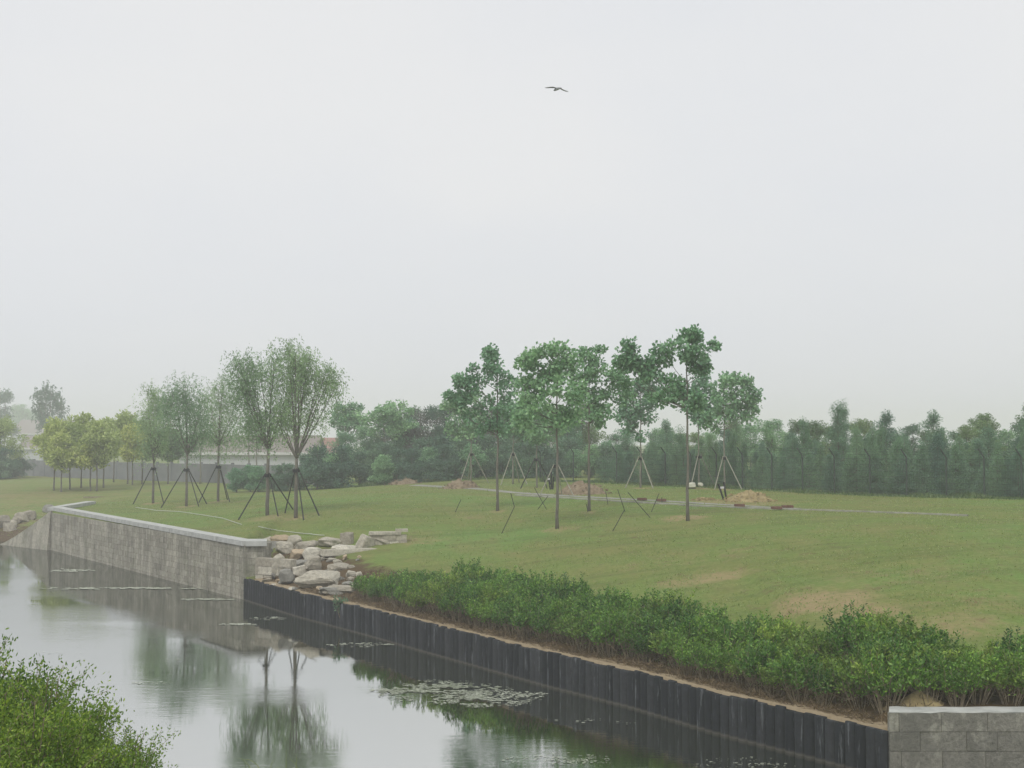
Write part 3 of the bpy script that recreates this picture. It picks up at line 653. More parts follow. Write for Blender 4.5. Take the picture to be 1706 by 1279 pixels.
willows = [ # foot px, blobs, fork px, prop top px, prop feet px offsets (dx px, depth m), label
 ((257, 838), [(258, 668, 20, 20), (250, 700, 24, 30), (270, 695, 20, 32), (258, 735, 18, 18, .6)], 772, 781, [(-28, -1), (24, -.8), (-14, 2.0)], 'narrow young willow nearest the left corner of the wall'),
 ((312, 843), [(308, 645, 30, 20), (288, 668, 18, 22), (300, 695, 28, 34), (332, 690, 18, 34), (310, 735, 18, 20, .6)], 757, 783, [(-40, -.6), (30, -1.2), (22, 2.2)], 'second young willow from the left with a tall narrow crown'),
 ((365, 835), [(368, 655, 22, 20), (355, 690, 22, 30), (388, 680, 22, 34), (370, 720, 20, 18, .6)], 742, 778, [(-28, -1), (28, -1.4), (5, 2.0)], 'third young willow from the left between the narrow pair and the tallest pair'),
 ((447, 858), [(430, 622, 40, 24), (408, 640, 24, 30), (422, 675, 34, 40), (458, 650, 28, 50), (402, 600, 20, 7, .4), (415, 712, 24, 24, .7), (455, 700, 20, 25, .6)], 750, 792, [(-46, -.8), (26, -1.2), (32, 2.4)], 'left one of the two tallest willows beside the wall'),
 ((494, 862), [(500, 620, 44, 22), (530, 632, 28, 26), (480, 650, 30, 40), (515, 672, 34, 38), (490, 600, 24, 14, .6), (555, 640, 12, 22, .5), (475, 705, 18, 22, .5), (530, 700, 18, 20, .3)], 764, 784, [(-28, 1.5), (22, -1.5), (44, -.6)], 'right one of the two tallest willows beside the wall')]
for k, (bp, bl, fk, pt, ft, lab) in enumerate(willows):
    g = hit(*bp); s = g.y / F
    tree('willow_tree', lab, 'willow', g, pb(bp, g.y, ragged(bl, k + 9, .9, 7, (6, 10))), 'willow', 'bark', 20 + k, r0=.085 if k > 2 else .075, fork=(bp[1] - fk) * s, style='vase', cl_r=.36, cl_n=72, leaf=.14, lw=.34, ncl=20, strand=.95, twig_r=.014, group='young willows on the lawn behind the wall')
    prop(g, (bp[1] - pt) * s, [(dx * s, dy) for dx, dy in ft], .035, 'pole_dark', 'dark poles propping the ' + lab.split(' beside')[0].split(' with')[0].split(' between')[0])

tulips = [ # foot, distance by pixel row, blobs, fork px, prop, label
 ((829, 851), [(818, 590, 13, 16), (820, 612, 22, 18), (800, 640, 34, 24), (848, 640, 22, 26), (768, 636, 16, 12), (770, 660, 20, 16), (825, 672, 40, 26), (790, 690, 30, 22, .8), (860, 682, 22, 22, .7)], 725, None, 'tall broad leaved tree left of the central trio, behind two small mounds'),
 ((928, 880), [(878, 598, 20, 18), (924, 584, 26, 18), (948, 602, 24, 20), (905, 622, 28, 22), (878, 640, 22, 22), (930, 650, 40, 30), (895, 675, 36, 28), (955, 672, 24, 30), (935, 700, 22, 12, .4)], 712, None, 'central tall tree rooted nearest the hedge, standing in a ring of straw'),
 ((981, 851), [(978, 592, 20, 16), (992, 615, 22, 18), (960, 625, 24, 24), (1008, 655, 28, 22), (975, 660, 30, 28), (1028, 630, 18, 14), (1000, 690, 26, 16, .5), (1040, 660, 15, 15, .5)], 705, None, 'tall tree in front of the largest soil mound'),
 ((1145, 868), [(1150, 556, 20, 11), (1135, 582, 38, 22), (1158, 592, 22, 18), (1105, 592, 18, 20), (1190, 573, 6, 8, .35), (1048, 578, 10, 12, .7), (1040, 600, 17, 10, .8), (1065, 603, 18, 10, .7), (1085, 622, 20, 12, .8), (1122, 640, 26, 18, .8), (1148, 660, 22, 22, .6), (1110, 662, 18, 16, .5), (1175, 612, 8, 8, .4)], 680, None, 'tallest tree, with open limbs reaching left and dark leaf clumps, in a straw ring'),
 ((1067, 812), [(1075, 640, 20, 14), (1050, 660, 26, 20), (1085, 665, 22, 20), (1068, 690, 30, 22), (1040, 690, 18, 18)], 730, 764, 'slender broad leaved tree with pale prop just left of the tallest tree'),
 ((1164, 812), [(1168, 645, 24, 20), (1150, 670, 20, 18), (1180, 675, 24, 20), (1165, 695, 20, 14, .6)], 712, 761, 'broad leaved tree right behind the tallest tree, its prop feet by pale sacks'),
 ((1206, 814), [(1215, 632, 28, 14), (1240, 650, 24, 20), (1205, 660, 28, 22), (1235, 678, 26, 18), (1205, 688, 24, 18, .7), (1252, 668, 10, 14, .5)], 715, 763, 'round crowned broad leaved tree at the right end of the group'),
 ((894, 812), [(895, 680, 26, 16), (880, 700, 24, 20), (910, 705, 24, 20), (895, 725, 22, 12, .6)], 738, 766, 'short tree with a wide prop between the two central tall trunks'),
 ((785, 806), [(775, 665, 20, 14), (765, 690, 26, 20), (795, 695, 24, 20), (780, 715, 26, 14)], 735, 757, 'small propped tree behind the left soil mound'),
 ((855, 806), [(855, 690, 22, 16), (862, 712, 22, 14)], 738, 757, 'small propped tree behind the left tall trunk'),
 ((640, 804), [(640, 682, 30, 14), (660, 690, 22, 16), (622, 695, 22, 16), (645, 708, 30, 16), (670, 710, 16, 12)], 735, 758, 'propped tree beside the small soil mound, left of centre'),
 ((576, 803), [(568, 682, 16, 14), (592, 680, 15, 12), (560, 696, 14, 14), (580, 700, 20, 14), (598, 700, 14, 12)], 722, 766, 'small clumped tree with a widely spread prop near the red roof')]
feetsets = [[(-20, -1), (22, -1.4), (10, 2)], [(-26, -.5), (16, -1.5), (26, 1.6)], [(-18, -1.2), (28, .4), (-6, 2.2)]]
for k, (bp, bl, fk, pt, lab) in enumerate(tulips):
    g = hit(*bp); s = g.y / F; big = k < 4; bl = bl + [(bp[0] + (-12, 14)[k % 2], fk - 18, 26 if big else 20, 14, .3)]
    tree('broadleaf_tree', lab, 'tree', g, pb(bp, g.y, ragged(bl, k)), 'tulip', 'bark_pale' if not big else 'bark', 50 + k, r0=.07 if big else .06, fork=(bp[1] - fk) * s,
         cl_r=.23 if big else .28, cl_n=21, leaf=.15 if big else .18, lw=.9, ncl=21, top=(bp[1] - min(q[1] for q in bl)) * s * .97, group='young broadleaf trees on the lawn')
    if pt: prop(g, (bp[1] - pt) * s, [(dx * s * 1.1, dy) for dx, dy in feetsets[k % 3]], .035, 'pole_pale' if k != 7 else 'pole_dark', 'poles propping the ' + lab.split(',')[0].split(' with a')[0].split(' with pale')[0])
    elif k == 1: prop(hit(926, 826), 1.6, [(-1.0, -.7), (1.0, -.8), (.4, 1.2)], .03, 'pole_pale', 'thin poles standing just behind the central tall trunk by the largest mound')

# yellow-green trees at the left
def yb(k, r, h):
    rg_ = random.Random(k + 60); out = [(0, 0, h * .82, r * .5, r * .5, h * .14), (0, 0, h * .55, r * .7, r * .7, h * .12)]
    for q in range(7): a_ = rg_.uniform(0, 6.28); z_ = rg_.uniform(.5, .86); out.append((math.cos(a_) * r * .7 * (1.25 - z_ * .5), math.sin(a_) * r * .6, h * z_, r * rg_.uniform(.22, .45), r * .4, h * rg_.uniform(.06, .12), rg_.uniform(.3, .6)))
    return out
for k, (px, py, w_, hgt, lab) in enumerate([(92, 817, 30, 118, 'leftmost yellow green tree of the row behind the wall corner'), (118, 815, 26, 110, 'yellow green tree second in the row, crown merging with the leftmost'),
        (104, 819, 24, 96, 'low crowned yellow green tree leaning into the first two trees'), (137, 812, 30, 124, 'tallest yellow green tree in the left row'), (152, 818, 24, 100, 'small yellow green tree in front of the tallest of the row'),
        (163, 818, 28, 118, 'bright yellow green tree in the middle of the row'), (174, 812, 26, 112, 'yellow green tree just right of the bright middle one'), (191, 803, 22, 105, 'thin yellow green tree farther back in the row'),
        (214, 806, 30, 122, 'greener tree near the right end of the yellow row'), (222, 807, 20, 100, 'small green tree with a slim trunk at the right end of the yellow row'), (238, 806, 22, 104, 'pale green tree behind the narrow willow'),
        (281, 806, 24, 98, 'pale green tree seen between the first two willows')]):
    g = hit(px, py); s = g.y / F; h = hgt * s; r = w_ * s; fk = .36 * h
    tree('small_tree', lab, 'tree', g, yb(k, r, h),
         'yellow' if k < 10 else 'mid', 'bark', 80 + k, r0=.075, fork=fk, cl_r=.5, cl_n=70, leaf=.25, lw=.6, ncl=20, style='up', group='yellow green trees at the left')

# ---- background trees: a few kinds, copied
def kind(name, label, cat, group, leafm, blobs, seed, **kw): 
    return tree(name, label, cat, (0, -500, 0), blobs, leafm, 'bark', seed, group=group, **kw)
protos = {}
def conifer(seed, h, r, leafm):
    bl = []; rg = random.Random(seed); n = 8
    for k in range(n):
        t = k / (n - 1); rr_ = r * (1 - t * .85) * rg.uniform(.85, 1.15); bl.append((rg.uniform(-.35, .35) * rr_, rg.uniform(-.35, .35) * rr_, h * (.1 + .84 * t), rr_, rr_, h * .1, 1.3 - .7 * t))
    return kind('conifer_tree', 'dense dark conifer in the belt behind the wire fence', 'conifer', 'conifers behind the wire fence', leafm, bl, seed, r0=.1, fork=h * .08, top=h * .98, cl_r=.5, cl_n=75, leaf=.20, lw=.30, ncl=17, style='up')
def bushy(seed, h, r, leafm, lab, nm='bushy_tree', low=.35, n=9, grp='trees beyond the lawn'):
    bl = []; rg = random.Random(seed)
    for k in range(n):
        a = rg.uniform(0, 6.28); z = rg.uniform(low, .88); q = r * rg.uniform(.2, .75) * (1.15 - z * .4); bl.append((math.cos(a) * q, math.sin(a) * q, h * z, r * rg.uniform(.35, .6), r * .5, h * rg.uniform(.08, .13)))
    bl.append((0, 0, h * .9, r * .35, r * .35, h * .1))
    return kind(nm, lab, 'tree' if nm != 'tall_shrub' else 'shrub', grp, leafm, bl, seed, r0=.11, fork=h * low * .7, cl_r=.42, cl_n=52, leaf=.21, lw=.5, ncl=15, style='up')
con = [conifer(200 + k, 5.6 + .9 * ((k * 7) % 4), 2.1 + .2 * k, ['conifer', 'conifer2', 'conifer', 'conifer2'][k]) for k in range(4)]
bkl = [bushy(220, 8, 3.0, 'dark', 'dark blue green broad tree in the wood beyond the lawn'), bushy(221, 7.5, 2.8, 'tulip', 'mid green broad tree in the wood beyond the lawn'), bushy(222, 8, 3.0, 'purple', 'dull brownish tree among the greens beyond the lawn'), bushy(223, 8.5, 2.4, 'mid', 'light green feathery tree in the wood beyond the lawn')]
shr = [bushy(240, 3.6, 1.9, 'dark', 'dark tall shrub at the foot of the wood beyond the lawn', 'tall_shrub', .12, 9, 'tall shrubs beyond the lawn'), bushy(241, 3.4, 1.8, 'tulip', 'green tall shrub at the foot of the wood beyond the lawn', 'tall_shrub', .12, 9, 'tall shrubs beyond the lawn')]
used = set()
def put(pr, x, y, sc=1.0, rz=0, label=None):
    z = hz(x, y) - .05
    if pr.name not in used:
        used.add(pr.name); pr.location = (x, y, z); pr.rotation_euler = (0, 0, rz); pr.scale = (sc,) * 3
        if label: pr['label'] = label
        return pr
    return copy_tree(pr, (x, y, z), rz, sc, label)
def zone3(px):
    for lim_, txt in ((430, 'seen behind the willows at the left'), (500, 'seen behind the two tallest willows'), (560, 'just right of the tallest willows'), (610, 'behind the widely spread prop'), (660, 'behind the propped tree left of centre'), (710, 'by the low brown mound'), (745, 'left of the brown mound'), (800, 'above the brown mound by the path'), (850, 'behind the left tall trunk'), (905, 'left of the central trunk'), (950, 'behind the central trunk'), (985, 'behind the largest soil mound')):
        if px < lim_: return txt
    return 'right of the largest soil mound'
def zone2(px):
    for lim_, txt in ((1060, 'left of the slender tree'), (1130, 'left of the tallest tree trunk'), (1200, 'right of the tallest tree trunk'), (1270, 'behind the straw mound'), (1340, 'just right of the straw mound'), (1390, 'left of the pointed conifer'), (1450, 'right of the pointed conifer'), (1510, 'by the third fence post from right'), (1575, 'left of the second fence post from right'), (1640, 'left of the rightmost fence post'), (1710, 'at the right edge of the picture')):
        if px < lim_: return txt
    return 'beyond the right edge of the picture'
def zone(px):
    for lim_, txt in ((700, 'near the rocks'), (800, 'just right of the rocks'), (870, 'below the left tall tree'), (960, 'below the central tall tree'), (1050, 'right of the central tall tree'), (1130, 'left of the tallest tree'), (1210, 'below the tallest tree'), (1300, 'left of the bare patch'), (1400, 'in front of the bare patch'), (1490, 'where the piles meet the near wall'), (1590, 'behind the heap on the near wall')):
        if px < lim_: return txt
    return 'at the right picture edge'
FH = {q: hit(q, y) for q, y in ((900, 802), (1000, 804), (1200, 813), (1340, 821), (1510, 827), (1706, 831), (1800, 833), (1960, 835))}
def fline(px):     # where the wire fence stands for a photo column
    ks = sorted(FH); u = np.interp(px, ks, [FH[k].y for k in ks]); return np.array([(px - CX) / F * u, u])
br = random.Random(9)
for row, (off, step, scl) in enumerate([(1.5, 20, .43), (3.6, 25, .50), (6.4, 24, .68)]):      # conifer belt, right
    px = 985 + row * 9
    while px < 1930:
        p = fline(px) * 1.0; q = p + np.array([off * .55, off * .85]); put(br.choice(con), q[0] + br.uniform(-.4, .4), q[1] + br.uniform(-.6, .6), scl * br.uniform(.70, 1.22) * .78 * (1 - .08 * (px < 1300)), br.uniform(0, 6), ('conifer directly behind the wire fence, ', 'conifer in the middle of the belt, ', 'conifer at the back of the belt, ')[row] + zone2(px))
        px += step * br.uniform(.8, 1.2)
BG = .745
for px, D, s in [(1010, 140, .85), (1045, 146, .9), (1085, 140, .95), (1120, 150, .95), (1160, 145, .9), (1205, 140, .95), (1250, 138, 1.0), (1285, 128, 1.08), (1335, 128, 1.0), (1362, 132, .98), (1440, 122, 1.1), (1470, 126, .95), (1540, 124, .98), (1590, 120, 1.0), (1650, 118, .98), (1700, 114, 1.05), (1745, 116, 1.0), (1500, 128, .85), (1025, 150, .9), (1100, 146, 1.0), (1140, 142, .85), (1185, 150, 1.0), (1225, 146, .95), (1310, 136, 1.0), (1350, 124, .9), (1385, 130, 1.0), (1425, 134, .95), (1455, 118, .9), (1520, 120, 1.0), (1565, 126, .9), (1610, 114, .9), (1635, 122, 1.05), (1675, 120, .9), (1720, 122, 1.0), (1790, 118, 1.0), (1840, 120, .95), (1890, 116, 1.0)]:
    D *= BG; put(br.choice([bkl[1], bkl[3], bkl[0], bkl[3]]), (px - CX) / F * D, D, s * .515 * br.uniform(.84, 1.1), br.uniform(0, 6), 'loose crowned tree rising behind the conifers, ' + zone2(px))
pk = conifer(260, 9.2, 1.2, 'conifer2'); pk['label'] = 'slim pointed conifer standing above the belt right of centre'; pk['group'] = 'conifers behind the wire fence'; put(pk, (1405 - CX) / F * 88, 88, .58)
for px, D, s, kd in [(575, 150, .78, 1), (610, 152, .85, 1), (640, 148, .95, 0), (672, 150, .95, 1), (700, 146, .98, 2), (728, 150, 1.0, 0), (752, 145, 1.02, 0), (782, 150, 1.0, 2), (812, 146, .95, 2), (845, 150, .95, 1), (878, 146, .9, 0), (912, 150, .92, 3), (945, 146, .9, 1), (978, 148, .95, 3), (690, 158, 1.05, 0), (860, 158, 1.0, 2), (960, 158, .95, 0), (535, 156, .55, 1)]:
    z3 = zone3(px); D *= BG; put(bkl[kd], (px - CX) / F * D, D, s * BG, br.uniform(0, 6), ('dark broad tree', 'mid green broad tree', 'dull brownish tree', 'light feathery tree')[kd] + ' in the wood, ' + ('far back, ' if D > 115 else '') + z3)
px = 395
while px < 1010:
    lb = br.random() < .45; put(shr[lb], (px - CX) / F * 101, 101 + br.uniform(-1, 2), .74 * br.uniform(.72, .95) * (.9 if px < 490 else 1.35 if px < 640 else 1.1), br.uniform(0, 6), ('green' if lb else 'dark') + ' tall shrub at the foot of the wood, ' + zone3(px)); px += 24 * br.uniform(.8, 1.2)
for px, s in [(700, 1.2), (735, 1.25), (770, 1.15), (810, 1.2), (850, 1.1), (900, 1.2), (950, 1.1), (640, 1.15)]:
    put(shr[0], (px - CX) / F * 104, 104 + br.uniform(-1, 1), s * .75, br.uniform(0, 6), 'dark tall shrub rising behind the lower ones, ' + zone3(px))
# left distance
far_l = [(8, 330, 2.0, bkl[0]), (-20, 300, 2.0, bkl[0]), (42, 560, 2.35, bkl[1]), (62, 580, 2.2, bkl[1]), (80, 600, 2.2, bkl[1]), (28, 540, 2.5, bkl[1]), (100, 600, 2.0, bkl[1])]
for k, (px, D, s, p) in enumerate(far_l): put(p, (px - CX) / F * D, D, s, k, 'tall tree fading into the haze at the far left')
tree('upright_tree', 'open upright tree with spiky top rising above the yellow green row', 'tree', ((80 - CX) / F * 240, 240, hz((80 - CX) / F * 240, 240)), pb((80, 771), 240, [(74, 656, 9, 14), (90, 660, 8, 16), (64, 672, 6, 20), (84, 680, 14, 20), (97, 684, 6, 16), (70, 700, 10, 16), (86, 712, 12, 16)]), 'dark', 'bark', 271, r0=.2, fork=5, style='vase', cl_r=.75, cl_n=60, leaf=.38, lw=.42, ncl=14, strand=.4, twig_r=.03)
put(bushy(271, 6.5, 2.4, 'yellow', 'yellow green tree cut by the left edge of the picture', 'small_tree', .3), (2 - CX) / F * 140, 140, 1.0, 1)
for px, D, s in [(8, 138, .85), (28, 142, .8), (-12, 136, .9), (52, 150, .5), (95, 150, .55)]: put(shr[0], (px - CX) / F * D, D, s, px)
# slim multi-stem trees behind the willows
for px, hh, lab in [(415, 7.0, 'slim tree behind the left tallest willow'), (428, 6.4, 'slim tree standing between the two tallest willows, farther back'), (335, 6.6, 'slim green tree behind the second and third willows')]:
    g = hit(px, 806); tree('slim_tree', lab, 'tree', g, [(0, 0, hh * .82, 1.0, .9, hh * .12), (-.6, 0, hh * .65, .9, .8, hh * .13), (.6, .2, hh * .6, .9, .8, hh * .13)], 'mid', 'bark_pale', px, r0=.09, fork=hh * .45, cl_r=.45, cl_n=38, leaf=.19, lw=.5, ncl=9, style='up', group='slim trees behind the willows')

# ------------------------------------------------------------------ fence with posts leaning at the top
fx = fline(1027)
fence = thing('wire_fence', 'dark wire fence with bent top posts in front of the conifers', 'fence', (fx[0], fx[1], hz(*fx)))
postpx = [900, 955, 1027, 1068, 1108, 1150, 1193, 1236, 1285, 1336, 1389, 1448, 1509, 1575, 1638, 1700, 1765, 1830, 1895]
pts = []
for px in postpx:
    p = fline(px) if px > 1000 else fline(px); z = hz(*p); pts.append((p[0], p[1], z)); b_ = B()
    b_.tube([(0, 0, -.2), (0, 0, 2.0), (-.3, -.08, 2.42)], [.045, .045, .035], 6); o = link('post', b_.mesh('post', M['fence_metal']), fence, (p[0] - fx[0], p[1] - fx[1], z - fence.location.z))
b_ = B()
for a, c in zip(pts[:-1], pts[1:]):
    for hgt in (.1, .4, .7, 1.0, 1.3, 1.6, 1.9): b_.tube([(a[0], a[1], a[2] + hgt), (c[0], c[1], c[2] + hgt)], .007, 3, False)
    for hgt, o_ in ((2.12, .09), (2.26, .19), (2.4, .29)): b_.tube([(a[0] - o_, a[1], a[2] + hgt), (c[0] - o_, c[1], c[2] + hgt)], .006, 3, False)
    for k in range(1, 24): q = [a[i] + (c[i] - a[i]) * k / 24 for i in range(3)]; b_.tube([(q[0], q[1], q[2]), (q[0], q[1], q[2] + 1.9)], .005, 3, False)
under(link('wire', b_.mesh('wire', M['fence_metal'])), fence)

# ------------------------------------------------------------------ grey boundary wall and houses
a, c = np.array([(40 - CX) / F * 150, 150]), np.array([(565 - CX) / F * 111, 111.0])
bw = thing('boundary_wall', 'long plain grey boundary wall behind the willows and yellow green trees', 'wall', (a[0], a[1], 2.3)); n = 22
v = c - a; ang = math.atan2(v[1], v[0]); L = np.hypot(*v)
for k in range(n):
    p = a + v * (k + .5) / n; b_ = B(); zb = hz(*p); b_.box((p[0], p[1], zb + .8), (L / n - .2, .16, 1.9), ang); under(link('panel', b_.mesh('panel', M['grey_wall'])), bw)
for k in range(n + 1):
    p = a + v * k / n; b_ = B(); zb = hz(*p); b_.box((p[0], p[1], zb + .85), (.2, .24, 2.1), ang); under(link('post', b_.mesh('post', M['grey_wall'])), bw)

def house(name, label, px0, px1, D, ridge, eave, ground, dep, m_roof, nwin=5):
    x0, x1 = (px0 - CX) / F * D, (px1 - CX) / F * D; zr, ze = atD(0, ridge, D + dep / 2).z, atD(0, eave, D).z
    h = thing(name, label, 'house', ((x0 + x1) / 2, D, ground)); L = x1 - x0
    b_ = B(); z0 = ground - .3; V = [(x0, D, z0), (x1, D, z0), (x1, D + dep, z0), (x0, D + dep, z0), (x0, D, ze), (x1, D, ze), (x1, D + dep, ze), (x0, D + dep, ze), (x0, D + dep / 2, zr - .1), (x1, D + dep / 2, zr - .1)]
    b_.add(V, [[0, 1, 5, 4], [1, 2, 6, 5], [2, 3, 7, 6], [3, 0, 4, 7]]); b_.F.setdefault(3, []).append(np.array([[4, 7, 8], [6, 5, 9]])); under(link('wall', b_.mesh('wall', M['render_wall'])), h)
    e = .5; b_ = B(); sl = (zr - ze) / (dep / 2)
    for sgn, y0 in ((1, D - e), (-1, D + dep + e)):
        za = ze - sl * e; ym = D + dep / 2; vv = [(x0 - e, y0, za), (x1 + e, y0, za), (x1 + e, ym, zr), (x0 - e, ym, zr)]; vv += [(x, y, z + .16) for x, y, z in vv]
        b_.add(vv, [[0, 3, 2, 1], [4, 5, 6, 7], [0, 1, 5, 4], [1, 2, 6, 5], [3, 0, 4, 7]])
    rf = under(link('roof', b_.mesh('roof', M[m_roof])), h)
    b_ = B(); b_.box(((x0 + x1) / 2, D - e - .05, ze - sl * e + .02), (L + 1, .08, .35)); under(link('fascia', b_.mesh('fascia', M['eave'])), h)
    for k in range(nwin):
        x = x0 + L * (k + .5) / nwin; b_ = B(); b_.box((x, D - .02, ze - 1.35), (1.6, .1, 1.2)); wn = under(link('window', b_.mesh('window', M['eave'])), h)
        for sx in (-.38, .38): b2 = B(); b2.box((x + sx, D - .075, ze - 1.35), (.66, .03, 1.02)); q = link('pane', b2.mesh('pane', M['glass_dark']), wn)
    return h
house('long_shed', 'long low building with grey brown roof and white eave seen behind the willows', 300, 520, 168, 727, 753, 2.3, 10, 'roof', 0)
house('small_house', 'small building with a faded red roof right of the tallest willows', 515, 556, 175, 731, 755, 2.3, 7, 'roof_red', 0)
house('far_house', 'pale low building half lost in haze at the far left', 20, 108, 440, 700, 722, 2.3, 20, 'roof', 0)
house('low_house', 'small brownish roofed building behind the leftmost yellow green tree', 36, 70, 260, 727, 745, 2.3, 8, 'roof', 0)

# ------------------------------------------------------------------ mounds, path debris, stakes, lines
def mound(px, py, wp, hp_, m, label, seed, dy=.8):
    g = hit(px, py); rx = wp / 2 / F * g.y; h = hp_ / F * g.y; n, k = 26, 70; V = []
    for i in range(n):
        t = i / (n - 1)
        for j in range(k):
            a_ = 2 * math.pi * j / k; q = Vector((math.cos(a_) * t * rx, math.sin(a_) * t * rx * dy, 0)); f = (1 - t * t) ** .8 * (1 + .35 * noise.noise(Vector((q.x * 1.1, q.y * 1.1, seed))))
            z = h * f + .16 * noise.fractal(Vector((q.x * 2.6, q.y * 2.6, seed)), .8, 2, 5) * (1 - t ** 6) - .12 * t; wob = 1 + .18 * noise.noise(Vector((math.cos(a_) * 1.5, math.sin(a_) * 1.5, seed + 5)))
            V.append((q.x * wob, q.y * wob, z + hz(g.x + q.x * wob, g.y + q.y * wob) - g.z))
    i = np.arange(n - 1)[:, None] * k; j = np.arange(k)[None]; jj = (j + 1) % k; b_ = B(); b_.add(V, np.stack([i + j, i + k + j, i + k + jj, i + jj], -1).reshape(-1, 4))
    rgm = np.random.default_rng(seed)
    for q_ in range(60): t = rgm.uniform(.5, 1.25); a_ = rgm.uniform(0, 6.28); x_, y_ = math.cos(a_) * t * rx, math.sin(a_) * t * rx * dy; sz = rgm.uniform(.03, .11); b_.box((x_, y_, hz(g.x + x_, g.y + y_) - g.z + h * max(0, 1 - t * t) ** .8 + .01), (sz, sz, sz * .8), rgm.uniform(0, 3), sz * .5, rgm)
    tag(link('soil_mound', b_.mesh('soil_mound', M[m], False), None, g), label, 'soil mound', 'mounds of dug soil on the lawn')
for q in [(972, 822, 88, 19, 'dirt', 'largest reddish brown soil mound, behind the central trunks', 1), (768, 813, 66, 13, 'dirt', 'brown soil mound left of the left tall tree', 2), (673, 806, 56, 10, 'dirt', 'low brown mound beside the propped tree left of centre', 3),
          (1245, 834, 84, 16, 'straw', 'straw covered soil mound right of the tallest tree', 4), (517, 806, 48, 10, 'dirt_red', 'small reddish mound behind the tallest willows', 5), (368, 801, 40, 8, 'dirt_red', 'low reddish mound behind the third willow', 6), (28, 794, 16, 6, 'dirt', 'tiny pale mound on the far left horizon of the lawn', 7), (1172, 833, 40, 4, 'straw', 'flat heap of dead grass between the tallest tree and the path', 8)]: mound(*q)
for px, py, wp, hp_, lab in [(1105, 836, 7, 5, 'pair of dark red bricks on the path left of the tallest tree'), (1315, 847, 6, 7, 'single red brick stack at the right end of the path'), (1073, 834, 9, 2.5, 'flat brown brick row lying on the path kerb'), (1235, 845, 15, 4, 'long low row of red bricks on the kerb under the straw mound'), (1297, 849, 12, 2.5, 'flat brown bricks just left of the brick stack')]:
    g = hit(px, py); b_ = B(); s = g.y / F; nb = max(2, int(wp * s / .24)); rg2 = np.random.default_rng(int(px))
    for i in range(nb):
        for j in range(max(1, int(hp_ * s / .12))): b_.box((i * .23 - nb * .115, (rg2.random() - .5) * .05, .1 + .115 * j), (.22, .3, .11), (rg2.random() - .5) * .15, .01, rg2)
    tag(link('brick_stack', b_.mesh('brick_stack', M['brick']), None, g), lab, 'bricks', 'bricks left along the path')
for px, py, lab in [(1152, 814, 'pale sack lying left of the thin trunk behind the tallest tree'), (1168, 814, 'small pale sack right of the thin trunk behind the tallest tree')]:
    g = hit(px, py); tag(link('sack', rock_mesh(px, (.5, .4, .38), 'sack'), None, g), lab, 'sack', 'pale sacks by the trees')
def stick(pix, label, r=.016, m='pole_dark', top=None):
    g = hit(*pix[0]); s = g.y / F; P = [Vector(((px - pix[0][0]) * s, .15 * k, (pix[0][1] - py) * s - (.1 if k == 0 else 0))) for k, (px, py) in enumerate(pix)]
    b_ = B(); b_.tube([tuple(p) for p in P], r, 5); tag(link('stake', b_.mesh('stake', M[m]), None, g), label, 'stake', 'thin stakes leaning in the lawn')
for q in [([(834, 888), (857, 844), (851, 822)], 'bent dark stake in the lawn between the left and central tall trunks'), ([(893, 848), (913, 826)], 'short dark stake leaning right, crossing another left of the central trunk'), ([(912, 848), (890, 812)], 'dark stake leaning left, crossing the shorter one by the central trunk'),
          ([(757, 853), (768, 832)], 'faint short stake left of the left tall trunk'), ([(1013, 840), (1009, 818)], 'upright dark stake at the right foot of the largest mound'), ([(1042, 852), (1029, 815)], 'thin stake leaning left right of the third tall trunk'), ([(1018, 884), (1040, 850)], 'thin stake leaning right low in the lawn before the slender tree'),
          ([(1086, 862), (1046, 820)], 'long thin stake leaning far left before the tallest tree'), ([(1083, 852), (1098, 822)], 'dark stake leaning right between the path and the tallest tree'), ([(1103, 838), (1102, 829)], 'short black peg by the path bricks'), ([(1098, 905), (1124, 901)], 'dark stick lying nearly flat on the open lawn'), ([(980, 853), (977, 840)], 'black stub beside the third tall trunk')]: stick(*q)
for k_, (fx_, fy_, lab_, pz) in enumerate([(1206, 833, 'pair of black wrapped poles meeting at the foot, under the right broadleaf tree', ((1196, 806), (1205, 803))), (917, 815, 'dark bundle of black wrapped poles standing left of the largest soil mound', ((913, 790), (918, 786), (922, 794)))]):
    g = hit(fx_, fy_); s = g.y / F; vp = thing('folded_prop', lab_, 'tree prop', g)
    for px, py in pz:
        b_ = B(); b_.tube([((px - pz[0][0]) * s * .4, 0, -.1), ((px - fx_) * s, 0, (fy_ - py) * s)], [.045, .05], 6); link('pole', b_.mesh('pole', M['black']), vp)
    b_ = B(); b_.box((-.12, -.06, .62), (.16, .1, .1), .3); link('white_tie', b_.mesh('white_tie', M['cloth_pale']), vp)
g = hit(1206, 833); s = g.y / F
g = hit(158, 829); b_ = B(); b_.box((0, 0, .06), (1.5, .18, .09), .15); tag(link('plank', b_.mesh('plank', M['twig']), None, (g.x, g.y, g.z)), 'dark plank lying on the grass behind the wall coping', 'plank')
for pix, lab in [([(228, 846), (262, 851), (300, 853), (335, 858), (372, 864), (411, 877)], 'thin white cord on the grass behind the long wall'), ([(432, 878), (458, 884), (500, 889), (550, 894)], 'thin white cord on the grass behind the rock heap')]:
    P = []
    for (x0, y0), (x1, y1) in zip(pix[:-1], pix[1:]):
        for k in range(6): q = hit(x0 + (x1 - x0) * k / 6, y0 + (y1 - y0) * k / 6); P.append((q.x, q.y, q.z + .05))
    b_ = B(); b_.tube(P, .016, 5); tag(link('cord', b_.mesh('cord', M['white_line'])), lab, 'cord')

